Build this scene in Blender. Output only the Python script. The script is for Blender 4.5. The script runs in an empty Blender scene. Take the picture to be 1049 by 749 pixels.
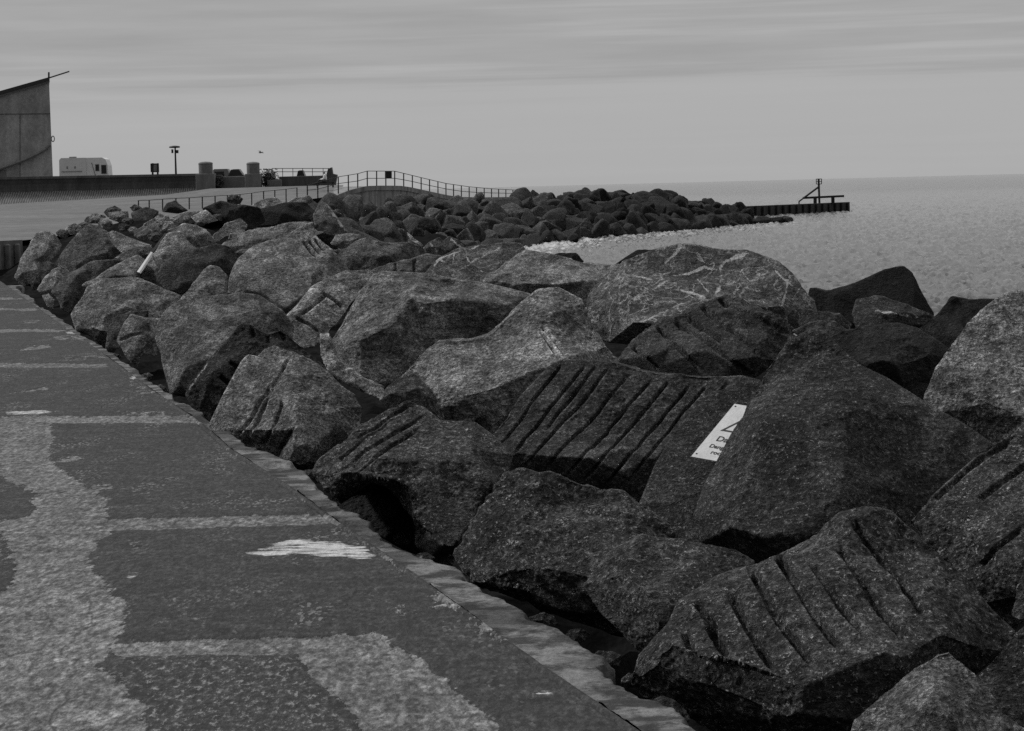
import bpy, bmesh, math, random
import numpy as np
from mathutils import Vector, Matrix
from mathutils.geometry import delaunay_2d_cdt

S = bpy.context.scene
COL = S.collection
random.seed(7)
R = math.radians

# ------------------------------------------------------------------ camera
F = 2400.0                      # focal length in pixels of the 1049 x 749 photograph
CX, CY = 524.5, 374.5
PITCH = math.atan(183.0 / F)
ROLL = R(1.46)
EYE = Vector((0, 0, 1.7))
FWD = Vector((0, math.cos(PITCH), -math.sin(PITCH)))
_r = Vector((1, 0, 0)); _u = Vector((0, math.sin(PITCH), math.cos(PITCH)))
RIGHT = math.cos(ROLL) * _r - math.sin(ROLL) * _u
UP = math.sin(ROLL) * _r + math.cos(ROLL) * _u
cam_d = bpy.data.cameras.new("camera")
cam = bpy.data.objects.new("camera", cam_d); COL.objects.link(cam)
cam_d.sensor_width = 36.0
cam_d.lens = F / 1049.0 * 36.0
cam_d.clip_start = 0.1; cam_d.clip_end = 80000
m3 = Matrix((RIGHT, UP, -FWD)).transposed()
cam.matrix_world = Matrix.Translation(EYE) @ m3.to_4x4()
S.camera = cam

# ------------------------------------------------------------------ sky and sun
SUN_DIR = Vector((-0.66, 0.22, 0.70)).normalized()
w = bpy.data.worlds.new("World"); S.world = w; w.use_nodes = True
nt = w.node_tree; N = nt.nodes; L = nt.links; N.clear()
out = N.new("ShaderNodeOutputWorld"); bg = N.new("ShaderNodeBackground")
bg.inputs["Strength"].default_value = 0.1
sky = N.new("ShaderNodeTexSky"); sky.sky_type = 'NISHITA'; sky.sun_disc = False
sky.sun_elevation = math.asin(SUN_DIR.z); sky.sun_rotation = math.atan2(SUN_DIR.x, SUN_DIR.y)
bw = N.new("ShaderNodeRGBToBW"); L.new(sky.outputs[0], bw.inputs[0])
tc = N.new("ShaderNodeTexCoord")
def cloud(scale_xy, scale_z, detail, off):
    mp = N.new("ShaderNodeMapping"); mp.inputs["Scale"].default_value = (scale_xy, scale_xy, scale_z)
    mp.inputs["Location"].default_value = off
    mp.inputs["Rotation"].default_value = (0, R(-1.2), 0)
    L.new(tc.outputs["Generated"], mp.inputs[0])
    n = N.new("ShaderNodeTexNoise"); n.inputs["Scale"].default_value = 1.0
    n.inputs["Detail"].default_value = detail; n.inputs["Roughness"].default_value = 0.55
    L.new(mp.outputs[0], n.inputs["Vector"]); return n
n1 = cloud(5, 70, 5, (1.3, 0.4, 0.2)); n2 = cloud(8, 125, 4, (7.1, 2.0, 4.0))
sx = N.new("ShaderNodeSeparateXYZ"); L.new(tc.outputs["Generated"], sx.inputs[0])
band = N.new("ShaderNodeMapRange"); band.interpolation_type = 'SMOOTHSTEP'
band.inputs["From Min"].default_value = 0.040; band.inputs["From Max"].default_value = 0.050
def M(op, a, b=None, c=None):
    n = N.new("ShaderNodeMath"); n.operation = op
    for i, v in enumerate((a, b, c)):
        if v is None: continue
        if isinstance(v, (int, float)): n.inputs[i].default_value = v
        else: L.new(v, n.inputs[i])
    return n.outputs[0]
zz = M('ADD', sx.outputs["Z"], M('MULTIPLY', M('SUBTRACT', n1.outputs["Fac"], 0.5), 0.022))
L.new(zz, band.inputs["Value"])
n3 = cloud(3, 150, 5, (2.2, 5.0, 9.0))
low = M('SUBTRACT', 1.0, M('MULTIPLY', M('ABSOLUTE', M('SUBTRACT', sx.outputs["Z"], 0.044)), 90.0)); low = M('MAXIMUM', low, 0.0)
streak = M('MULTIPLY', M('SUBTRACT', n2.outputs["Fac"], 0.5), M('MULTIPLY_ADD', band.outputs[0], 1.5, 0.2))
fine = M('MULTIPLY', M('MAXIMUM', M('SUBTRACT', n3.outputs["Fac"], 0.52), 0.0), M('MULTIPLY', low, -4.5))
val = M('MULTIPLY_ADD', band.outputs[0], -0.52, 4.02)
val = M('ADD', val, M('ADD', streak, fine))
val = M('ADD', val, M('MULTIPLY', M('MAXIMUM', M('SUBTRACT', 0.47, n3.outputs["Fac"]), 0.0), M('MULTIPLY_ADD', band.outputs[0], 3.2, 0.5)))
mixv = M('ADD', M('MULTIPLY', val, 0.9), M('MULTIPLY', M('MINIMUM', bw.outputs[0], 6.0), 0.06))
# unseen sky behind the viewer dimmed, so faces towards it stay darker
beh = N.new("ShaderNodeMapRange"); beh.interpolation_type = 'SMOOTHSTEP'
for k_, v_ in zip(("From Min", "From Max", "To Min", "To Max"), (-0.55, 0.30, 0.38, 1.0)): beh.inputs[k_].default_value = v_
L.new(sx.outputs["Y"], beh.inputs["Value"]); mixv = M('MULTIPLY', mixv, beh.outputs[0])
# an overcast sky is brighter overhead than at the horizon
zen = N.new("ShaderNodeMapRange"); zen.interpolation_type = 'SMOOTHSTEP'
for k_, v_ in zip(("From Min", "From Max", "To Min", "To Max"), (0.09, 0.65, 1.0, 2.1)): zen.inputs[k_].default_value = v_
L.new(sx.outputs["Z"], zen.inputs["Value"]); mixv = M('MULTIPLY', mixv, zen.outputs[0])
cmb = N.new("ShaderNodeCombineColor")
for i in range(3): L.new(mixv, cmb.inputs[i])
L.new(cmb.outputs[0], bg.inputs["Color"]); L.new(bg.outputs[0], out.inputs["Surface"])

sd = bpy.data.lights.new("sun", 'SUN'); sd.energy = 2.0; sd.angle = R(8); sd.color = (1, 1, 1)
so = bpy.data.objects.new("sun", sd); COL.objects.link(so)
so.rotation_euler = (-SUN_DIR).to_track_quat('-Z', 'Y').to_euler()
so.location = (-30, -10, 40)
S.view_settings.view_transform = 'Standard'; S.view_settings.look = 'None'
S.view_settings.exposure = 0.12; S.view_settings.gamma = 1.0
S.view_settings.use_curve_mapping = False
S.cycles.use_denoising = False        # keep the grain of the stone and of the picture

# ------------------------------------------------------------------ helpers
def ray(px, py):
    px = float(px); py = float(py)
    return FWD + (px - CX) / F * RIGHT + (CY - py) / F * UP
def P(px, py, Y):                       # photograph pixel at distance Y (metres along +Y)
    d = ray(px, py); return EYE + d * (float(Y) / d.y)
def G(px, py, z=0.0):                   # photograph pixel on the level z
    d = ray(px, py); return EYE + d * ((z - EYE.z) / d.z)
_CAM = np.array([RIGHT, UP, FWD]); _EYE = np.array(EYE)
def project(co):                        # world points -> photograph pixels
    c = (co - _EYE) @ _CAM.T
    return CX + F * c[:, 0] / c[:, 2], CY - F * c[:, 1] / c[:, 2]

rng = np.random.RandomState(11)
_perm = rng.permutation(256); _perm = np.concatenate([_perm, _perm, _perm])
_gr = rng.normal(size=(256, 3)); _gr /= np.linalg.norm(_gr, axis=1)[:, None]
def perlin(p):
    i = np.floor(p).astype(np.int64); f = p - i; i &= 255
    u = f * f * f * (f * (f * 6 - 15) + 10)
    def g(dx, dy, dz):
        h = _perm[_perm[_perm[i[:, 0] + dx] + i[:, 1] + dy] + i[:, 2] + dz]
        v = _gr[h]
        return v[:, 0] * (f[:, 0] - dx) + v[:, 1] * (f[:, 1] - dy) + v[:, 2] * (f[:, 2] - dz)
    def lp(a, b, t): return a + (b - a) * t
    x0 = lp(lp(g(0,0,0), g(1,0,0), u[:,0]), lp(g(0,1,0), g(1,1,0), u[:,0]), u[:,1])
    x1 = lp(lp(g(0,0,1), g(1,0,1), u[:,0]), lp(g(0,1,1), g(1,1,1), u[:,0]), u[:,1])
    return lp(x0, x1, u[:, 2])
def fbm(p, octaves=4, gain=0.5):
    s = np.zeros(len(p)); a = 1.0
    for k in range(octaves):
        s += a * perlin(p * (2.03 ** k) + 17.3 * k); a *= gain
    return s
def ridged(p, octaves=3):
    s = np.zeros(len(p)); a = 1.0
    for k in range(octaves):
        s += a * (1 - np.abs(perlin(p * (2.1 ** k) + 31.7 * k)) * 2); a *= 0.5
    return s - 1.2

# ---- materials -----------------------------------------------------------
class NT:
    def __init__(self, name):
        self.m = bpy.data.materials.new(name); self.m.use_nodes = True
        self.t = self.m.node_tree; self.n = self.t.nodes; self.l = self.t.links
        self.b = self.n["Principled BSDF"]
        self.b.inputs["Specular IOR Level"].default_value = 0.3
    def node(self, kind, **kw):
        n = self.n.new(kind)
        for k, v in kw.items(): setattr(n, k, v)
        return n
    def put(self, sock, v):
        if isinstance(v, (int, float)): sock.default_value = v
        else: self.l.new(v, sock)
    def math(self, op, a, b=None, c=None, clamp=False):
        n = self.node("ShaderNodeMath", operation=op); n.use_clamp = clamp
        for i, v in enumerate((a, b, c)):
            if v is not None: self.put(n.inputs[i], v)
        return n.outputs[0]
    def coord(self, kind="Object", scale=(1,1,1), rot=(0,0,0), offset=None):
        t = self.node("ShaderNodeTexCoord"); mp = self.node("ShaderNodeMapping")
        mp.inputs["Scale"].default_value = scale; mp.inputs["Rotation"].default_value = rot
        self.l.new(t.outputs[kind], mp.inputs[0])
        if offset is not None: self.l.new(offset, mp.inputs["Location"])
        return mp.outputs[0]
    def noise(self, vec, scale, detail=4, rough=0.6, dist=0.0):
        n = self.node("ShaderNodeTexNoise"); n.inputs["Scale"].default_value = scale
        n.inputs["Detail"].default_value = detail; n.inputs["Roughness"].default_value = rough
        n.inputs["Distortion"].default_value = dist
        self.l.new(vec, n.inputs["Vector"]); return n.outputs["Fac"]
    def voronoi(self, vec, scale, feature='F1', outp="Distance"):
        n = self.node("ShaderNodeTexVoronoi", feature=feature); n.inputs["Scale"].default_value = scale
        self.l.new(vec, n.inputs["Vector"]); return n.outputs[outp]
    def rng(self, v, a, b, c, d, smooth=True):
        n = self.node("ShaderNodeMapRange"); n.interpolation_type = 'SMOOTHSTEP' if smooth else 'LINEAR'
        self.put(n.inputs["Value"], v)
        for k, x in zip(("From Min", "From Max", "To Min", "To Max"), (a, b, c, d)): n.inputs[k].default_value = x
        return n.outputs[0]
    def mix(self, f, a, b):
        n = self.node("ShaderNodeMix", data_type='FLOAT'); self.put(n.inputs[0], f)
        self.put(n.inputs[2], a); self.put(n.inputs[3], b); return n.outputs[0]
    def attr(self, name):
        n = self.node("ShaderNodeAttribute", attribute_name=name); return n.outputs["Fac"]
    def base(self, v):
        c = self.node("ShaderNodeCombineColor")
        for i in range(3): self.put(c.inputs[i], v)
        self.l.new(c.outputs[0], self.b.inputs["Base Color"])
    def bump(self, h, strength=0.5, dist=0.02):
        n = self.node("ShaderNodeBump"); n.inputs["Strength"].default_value = strength
        n.inputs["Distance"].default_value = dist
        self.l.new(h, n.inputs["Height"]); self.l.new(n.outputs[0], self.b.inputs["Normal"])

def plain(name, g, rough=0.8, var=0.25, scale=3.0, bump=0.2, stretch=(1,1,1), dist=0.02):
    t = NT(name); v = t.coord(scale=stretch)
    n = t.noise(v, scale, 6, 0.65); n2 = t.noise(v, scale * 9, 4, 0.6)
    k = t.math('ADD', t.rng(n, 0.25, 0.75, 1 - var, 1 + var), t.rng(n2, 0.3, 0.7, -var * .4, var * .4))
    t.base(t.math('MULTIPLY', k, g)); t.b.inputs["Roughness"].default_value = rough
    if bump: t.bump(n2, bump, dist)
    return t.m

def make_rock_material():
    t = NT("granite_rock")
    oi = t.node("ShaderNodeObjectInfo")
    rv = t.math('MULTIPLY', oi.outputs["Random"], 40.0)
    cx = t.node("ShaderNodeCombineXYZ")
    for i in range(3): t.l.new(rv, cx.inputs[i])
    v = t.coord(offset=cx.outputs[0])
    vs = t.coord(scale=(1.0, 1.4, 2.6), rot=(0.5, 0.6, 0.3), offset=cx.outputs[0])
    big = t.noise(v, 1.9, 4, 0.6); mid = t.noise(v, 7.5, 6, 0.72, 0.8); fin = t.noise(v, 42, 4, 0.75, 0.5)
    grain = t.noise(vs, 10, 5, 0.7, 1.2)
    spk = t.noise(v, 120, 1, 0.5); pit = t.voronoi(v, 30)
    vc = t.node("ShaderNodeTexVoronoi"); vc.inputs["Scale"].default_value = 75; t.l.new(v, vc.inputs["Vector"])
    cell = t.node("ShaderNodeRGBToBW"); t.l.new(vc.outputs["Color"], cell.inputs[0]); cell = cell.outputs[0]
    vc2 = t.node("ShaderNodeTexVoronoi"); vc2.inputs["Scale"].default_value = 34; t.l.new(v, vc2.inputs["Vector"])
    cell2 = t.node("ShaderNodeRGBToBW"); t.l.new(vc2.outputs["Color"], cell2.inputs[0]); cell2 = cell2.outputs[0]
    fin2 = t.noise(v, 62, 3, 0.75, 0.6); stain = t.noise(v, 3.6, 4, .65, .8)
    sp = t.node("ShaderNodeSeparateColor"); t.l.new(oi.outputs["Color"], sp.inputs[0]); spot = sp.outputs[1]
    k = t.rng(big, 0.3, 0.7, 0.66, 1.30)
    k = t.math('MULTIPLY', k, t.rng(mid, 0.30, 0.70, 0.48, 1.48))
    k = t.math('MULTIPLY', k, t.rng(grain, 0.33, 0.67, 0.70, 1.30))
    k = t.math('MULTIPLY', k, t.rng(fin, 0.34, 0.66, 0.40, 1.60))
    k = t.math('MULTIPLY', k, t.mix(spot, 1.0, t.rng(cell, 0.2, 0.8, 0.55, 1.45, False)))
    l1 = t.math('MULTIPLY', t.rng(fin, 0.57, 0.61, 0, 1), t.rng(mid, 0.42, 0.60, 0.0, 1))
    l2 = t.math('MULTIPLY', t.rng(fin2, 0.585, 0.625, 0, 1), t.rng(grain, 0.40, 0.60, 0.05, 1))
    k = t.math('MULTIPLY', k, t.rng(stain, .42, .58, .62, 1.12))
    geo = t.node("ShaderNodeNewGeometry"); edge_light = t.rng(geo.outputs["Pointiness"], .505, .56, 0, 1)  # lit-looking rims painted into the colour along convex edges
    k = t.math('MULTIPLY', k, t.math('MULTIPLY_ADD', t.math('MULTIPLY', edge_light, t.rng(mid, .35, .6, .2, 1)), .75, .90))
    k = t.math('MULTIPLY', k, t.rng(pit, 0.0, 0.22, 0.55, 1.0))
    k = t.math('MULTIPLY', k, sp.outputs[0])
    fleck = t.math('ADD', t.math('MULTIPLY', l1, .10), t.math('MULTIPLY', l2, .42))
    fleck = t.math('MULTIPLY', fleck, t.math('MULTIPLY_ADD', spot, .85, .18))
    k = t.math('ADD', k, t.math('MULTIPLY', fleck, t.rng(sp.outputs[0], .015, .08, .1, 1)))
    # quartz veins
    vbrk = t.noise(v, 5.5, 3, .6)
    va = t.math('ADD', t.attr("vein"), t.math('ADD', t.math('MULTIPLY', t.math('SUBTRACT', fin, 0.5), 0.75), t.math('MULTIPLY', t.math('SUBTRACT', vbrk, 0.5), 0.9)))
    vein = t.math('MULTIPLY', t.rng(va, 0.62, 0.82, 0, 0.9), t.rng(t.attr("vein"), .25, .5, 0, 1))
    net = t.math('ABSOLUTE', t.math('SUBTRACT', t.noise(v, 2.3, 5, .55, 1.2), .5))
    net2 = t.math('ABSOLUTE', t.math('SUBTRACT', t.noise(v, 4.1, 4, .6, .8), .5))
    nets = t.math('MAXIMUM', t.rng(net, .004, .016, 1, 0), t.math('MULTIPLY', t.rng(net2, .003, .012, .8, 0), t.rng(stain, .5, .6, 0, 1)))
    vein = t.math('MAXIMUM', vein, t.math('MULTIPLY', nets, t.math('MULTIPLY', sp.outputs[2], t.rng(fin, .35, .6, .3, 1))))
    k = t.mix(vein, k, 0.72)
    t.base(k)
    t.b.inputs["Roughness"].default_value = 0.75
    t.b.inputs["Specular IOR Level"].default_value = 0.22
    h = t.math('ADD', t.math('MULTIPLY', mid, 1.1), t.math('MULTIPLY', fin, 0.40))
    h = t.math('ADD', h, t.math('MULTIPLY', grain, 0.7))
    h = t.math('ADD', h, t.math('MULTIPLY', cell, 0.05))
    t.bump(h, 1.0, 0.10)
    return t.m
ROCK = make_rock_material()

# ---- mesh helpers --------------------------------------------------------
def link(name, me, mats=(), parent=None, smooth=False):
    o = bpy.data.objects.new(name, me); COL.objects.link(o)
    for m in (mats if isinstance(mats, (list, tuple)) else [mats]): me.materials.append(m)
    if parent is not None: o.parent = parent
    if smooth: me.polygons.foreach_set("use_smooth", [True] * len(me.polygons))
    return o
def tag(o, label=None, cat=None, group=None, kind=None):
    if label: o["label"] = label
    if cat: o["category"] = cat
    if group: o["group"] = group
    if kind: o["kind"] = kind
    return o
def mesh_from(name, verts, faces):
    me = bpy.data.meshes.new(name); me.from_pydata([tuple(v) for v in verts], [], [tuple(f) for f in faces]); me.update()
    return me
def empty(name, loc, rz=0.0):
    o = bpy.data.objects.new(name, None); COL.objects.link(o); o.location = loc; o.rotation_euler = (0, 0, rz)
    o.empty_display_size = 0.3
    return o
class MB:
    """collects boxes, bars, prisms; build() links them as one mesh"""
    def __init__(self): self.bm = bmesh.new()
    def box(self, c, s, rot=None, bevel=0.0):
        b = bmesh.new(); bmesh.ops.create_cube(b, size=1.0)
        bmesh.ops.scale(b, vec=s, verts=b.verts)
        if bevel: bmesh.ops.bevel(b, geom=b.edges[:], offset=bevel, segments=2, affect='EDGES', profile=0.5)
        mt = Matrix.Translation(c) @ (rot.to_4x4() if rot is not None else Matrix())
        bmesh.ops.transform(b, matrix=mt, verts=b.verts); self._add(b); return self
    def _add(self, b):
        me = bpy.data.meshes.new("tmp"); b.to_mesh(me); b.free(); self.bm.from_mesh(me); bpy.data.meshes.remove(me)
    def bar(self, a, b_, r, seg=8, r2=None):
        a = Vector(a); b_ = Vector(b_); d = b_ - a
        b = bmesh.new(); bmesh.ops.create_cone(b, cap_ends=True, segments=seg, radius1=r, radius2=r if r2 is None else r2, depth=d.length)
        q = Vector((0, 0, 1)).rotation_difference(d.normalized()).to_matrix().to_4x4()
        bmesh.ops.transform(b, matrix=Matrix.Translation((a + b_) / 2) @ q, verts=b.verts); self._add(b); return self
    def prism(self, pts, ext):
        """polygon of 3D points extruded by the vector ext"""
        n = len(pts); vs = [self.bm.verts.new(p) for p in pts] + [self.bm.verts.new(Vector(p) + Vector(ext)) for p in pts]
        self.bm.faces.new(vs[:n][::-1]); self.bm.faces.new(vs[n:])
        for i in range(n):
            j = (i + 1) % n; self.bm.faces.new((vs[i], vs[j], vs[n + j], vs[n + i]))
        return self
    def lathe(self, prof, c=(0,0,0), seg=20):
        rings = []
        for r, z in prof:
            rings.append([self.bm.verts.new((c[0] + r * math.cos(2*math.pi*k/seg), c[1] + r * math.sin(2*math.pi*k/seg), c[2] + z)) for k in range(seg)])
        for a, b in zip(rings, rings[1:]):
            for k in range(seg):
                self.bm.faces.new((a[k], a[(k+1) % seg], b[(k+1) % seg], b[k]))
        self.bm.faces.new(rings[0][::-1]); self.bm.faces.new(rings[-1])
        return self
    def build(self, name, mat, parent=None, smooth=False, loc=None):
        bmesh.ops.recalc_face_normals(self.bm, faces=self.bm.faces[:])
        me = bpy.data.meshes.new(name); self.bm.to_mesh(me); self.bm.free()
        o = link(name, me, mat, parent, smooth)
        if loc is not None:                      # move the origin
            me.transform(Matrix.Translation(-Vector(loc))); o.location = loc
        return o

def laplace(co, ed, n, it, lam=0.5):
    deg = np.bincount(ed.ravel(), minlength=n).astype(float); deg[deg == 0] = 1
    for _ in range(it):
        acc = np.empty_like(co)
        for k in range(3):
            acc[:, k] = np.bincount(ed[:, 0], co[ed[:, 1], k], n) + np.bincount(ed[:, 1], co[ed[:, 0], k], n)
        co = co + lam * (acc / deg[:, None] - co)
    return co
def seg_dist(x, y, pl):
    """distance of points to a polyline, and the position along it (0..1)"""
    d = np.full(len(x), 1e9); tt = np.zeros(len(x)); n = len(pl) - 1
    for i in range(n):
        ax, ay = pl[i]; bx, by = pl[i + 1]; dx, dy = bx - ax, by - ay
        t = np.clip(((x - ax) * dx + (y - ay) * dy) / (dx*dx + dy*dy + 1e-9), 0, 1)
        q = np.hypot(x - ax - t * dx, y - ay - t * dy); m = q < d
        d[m] = q[m]; tt[m] = (i + t[m]) / n
    return d, tt
def sstep(a, b, x):
    t = np.clip((x - a) / (b - a), 0, 1); return t * t * (3 - 2 * t)

def rock(label, Y, outline, inner=(), alb=0.13, lean=0.55, thick=0.75, res=None, grooves=(), gw=3.0, gd=0.03,
         veins=(), rough=1.0, it=1, cuts=4, name="boulder", group="rock armour boulders beside the promenade", cat="boulder", strata=None, spot=None, net=0.0):
    c0 = sum(p[0] for p in outline) / len(outline); c1 = sum(p[1] for p in outline) / len(outline); gr = 1.03
    outline = [(c0 + (p[0] - c0) * gr, c1 + (p[1] - c1) * gr) + tuple(p[2:]) for p in outline]
    alb = alb * (2.0 if alb >= .128 else 1.4 if alb >= .105 else 0.95 if alb > .05 else 0.85)
    xs = [p[0] for p in outline]; ys = [p[1] for p in outline]
    Wp = max(xs) - min(xs); ym = 0.5 * (min(ys) + max(ys)); k = Y / F
    W = max(Wp, 0.8 * (max(ys) - min(ys))) * k
    def depth(p): return Y + lean * (ym - p[1]) * k + (p[2] * 1.55 * W if len(p) > 2 else 0.0)
    pts = list(outline) + list(inner)
    v2 = [Vector((p[0], -p[1])) for p in pts]; no = len(outline)
    edges = [(i, (i + 1) % no) for i in range(no)]
    ov, oe, of, orig, _, _ = delaunay_2d_cdt(v2, edges, [], 1, 1e-4)
    verts = []
    for i, q in enumerate(ov):
        src = pts[orig[i][0]] if orig[i] else (q.x, -q.y)
        verts.append(P(q.x, -q.y, depth(src)))
    ring = [next(j for j in range(len(ov)) if i in orig[j]) for i in range(no)]
    faces = [tuple(f) for f in of]
    cxp = sum(xs) / no; cyp = sum(ys) / no
    prev = ring
    for fs, dt in ((0.90, 0.35), (0.62, 0.8), (0.3, 1.0)):
        cur = []
        for i in range(no):
            p = outline[i]
            x = cxp + (p[0] - cxp) * fs; y = cyp + (p[1] - cyp) * fs
            cur.append(len(verts)); verts.append(P(x, y, depth(p) + dt * thick * W))
        for i in range(no):
            j = (i + 1) % no; faces.append((prev[i], cur[i], cur[j], prev[j]))
        prev = cur
    cb = len(verts); verts.append(P(cxp, cyp, Y + thick * W * 1.03))
    for i in range(no): faces.append((prev[i], cb, prev[(i + 1) % no]))
    bm = bmesh.new(); vv = [bm.verts.new(v) for v in verts]
    for f in faces:
        if len(set(f)) >= 3:
            try: bm.faces.new([vv[i] for i in f])
            except ValueError: pass
    bmesh.ops.recalc_face_normals(bm, faces=bm.faces[:])
    me = bpy.data.meshes.new("tmp"); bm.to_mesh(me); bm.free()
    tmp = bpy.data.objects.new("tmp", me); COL.objects.link(tmp)
    md = tmp.modifiers.new("r", 'REMESH'); md.mode = 'VOXEL'
    if res is None: res = int(np.clip(Wp * 0.7, 26, 150))
    md.voxel_size = W / res; md.adaptivity = 0.0
    dg = bpy.context.evaluated_depsgraph_get(); dg.update()
    new = bpy.data.meshes.new_from_object(tmp.evaluated_get(dg), depsgraph=dg)
    bpy.data.objects.remove(tmp); bpy.data.meshes.remove(me)
    n = len(new.vertices); co = np.empty(n * 3); new.vertices.foreach_get("co", co); co = co.reshape(-1, 3)
    ed = np.empty(len(new.edges) * 2, dtype=np.int64); new.edges.foreach_get("vertices", ed); ed = ed.reshape(-1, 2)
    co = laplace(co, ed, n, it)
    # cleaved faces: slice shallow caps off the side that the weather and the quarry have worked
    rr = random.Random(hash_label(label)); ctr = co.mean(0); vd = _EYE - ctr; vd /= np.linalg.norm(vd)
    for _ in range(cuts):
        d_ = np.array([rr.gauss(-.05, .42), rr.gauss(0, .3), rr.gauss(.2, .42)]) + vd * .9; d_ /= np.linalg.norm(d_)
        pr_ = (co - ctr) @ d_; top_ = pr_.max(); over = np.maximum(pr_ - (top_ - rr.uniform(.03, .085) * W), 0)
        co = co - over[:, None] * d_
    co = laplace(co, ed, n, 1)
    new.vertices.foreach_set("co", co.ravel()); new.update()
    nr = np.empty(n * 3); new.vertices.foreach_get("normal", nr); nr = nr.reshape(-1, 3)
    seed = (abs(hash_label(label)) % 977) * 0.37
    q = co / W + seed
    disp = 0.006 * fbm(q * 2.6, 3) + (0.0035 * ridged(q * np.array([6, 6, 9.0]), 3) + 0.0045 * fbm(q * 14, 4, .6) + 0.0030 * ridged(q * 30, 2)) * rough * (1.6 if Y < 21 else 1.15)
    hs = hash_label(label)
    disp += chips(co, W, 22, 0.0125 * rough, hs) + chips(co, W, 150, 0.0058 * rough, hs + 7)
    disp = np.minimum(disp, 0.006)
    if strata is not None:                       # bedding planes: steps along one direction
        a = np.array(strata[:3], float); a /= np.linalg.norm(a)
        s = (co @ a) / W * strata[3] + 0.35 * fbm(q * 2.5, 2)
        disp += strata[4] * (np.abs((s % 1.0) - 0.5) * 2 - 0.5)
    co2 = co + nr * (disp * W)[:, None]
    px, py = project(co)
    view = _EYE - co; view /= np.linalg.norm(view, axis=1)[:, None]
    front = sstep(0.0, 0.25, (nr * view).sum(1))
    jit = perlin(co / W * 9 + 5) * 2.2
    if len(grooves):
        g = np.zeros(n)
        for pl in grooves:
            d, t = seg_dist(px + jit * 0.45, py + jit * 0.45, pl)
            fall = sstep(0, 0.06, t) * sstep(1, 0.85, t) * 0.85 + 0.15
            g = np.maximum(g, np.exp(-(np.maximum(d - gw * .5, 0) / (gw * .38)) ** 2) * fall * np.clip(.85 + 1.1 * perlin(co / W * 6 + len(pl)), .5, 1.15))
        co2 -= nr * (g * front * gd)[:, None]
    new.vertices.foreach_set("co", co2.ravel())
    va = np.zeros(n)
    for wv, pl in veins:
        wv = wv * 1.25
        d, t = seg_dist(px + jit * 1.0, py + perlin(co / W * 11 + 9) * 2.4, pl)
        va = np.maximum(va, np.clip(1 - d / (3.2 * wv), 0, 1) * (0.86 + .28 * np.clip(perlin(co / W * 8) * 2, -.5, .5)))
    if len(veins):
        at = new.attributes.new("vein", 'FLOAT', 'POINT'); at.data.foreach_set("value", va * front)
    base = Vector((co2[:, 0].mean(), co2[:, 1].mean(), co2[:, 2].min()))
    new.transform(Matrix.Translation(-base)); new.update(); new.name = name
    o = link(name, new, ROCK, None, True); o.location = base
    o.color = (alb, float(np.clip(1.25 - (Y - 8) * .055, .12, 1)) * (random.Random(hash_label(label)).uniform(.75, 1.35) if Y < 16 else random.Random(hash_label(label)).uniform(.45, 1.1)) if spot is None else spot, net, 1)
    tag(o, label, cat, group); return o
def chips(co, W, K, amp, seed, c=0.9):
    """continuous creased field: the lower envelope of K tilted planes strewn through the rock"""
    rs = np.random.RandomState(seed % 99991); lo = co.min(0); hi = co.max(0)
    sd = lo + rs.rand(K, 3) * (hi - lo); tl = rs.normal(size=(K, 3)); tl /= np.linalg.norm(tl, axis=1)[:, None]
    sp = W / K ** (1 / 3.0); out = np.full(len(co), 1e9)
    for i in range(K):
        d = co - sd[i]
        out = np.minimum(out, d @ tl[i] * 0.55 + (d * d).sum(1) * (c / sp))
    out -= out.mean(); return out * amp / (out.std() + 1e-9)
def hash_label(s):
    h = 5381
    for ch in s: h = (h * 33 + ord(ch)) % 1000003
    return h
# ------------------------------------------------------------------ the setting
def edge_x(Y):                          # seaward edge of the promenade
    xs = [-5, 50, 60, 98, 125, 150, 170, 200]
    ex = [3.69, -10.95, -13.6, -20.0, -22.2, -23.2, -20.0, -14.0]
    return float(np.interp(Y, xs, ex))

FOOT = [(318,247,62),(360,252,76),(400,256,92),(440,258,108),(480,258,118),(520,252,128),(560,244,142),(600,241,150),(640,239,155),(680,236,163),(715,232,172),(745,229.5,178),(768,228,184)]
SEA_A, SEA_B, SEA_C = 0.30, 0.20, 0.09
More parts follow.
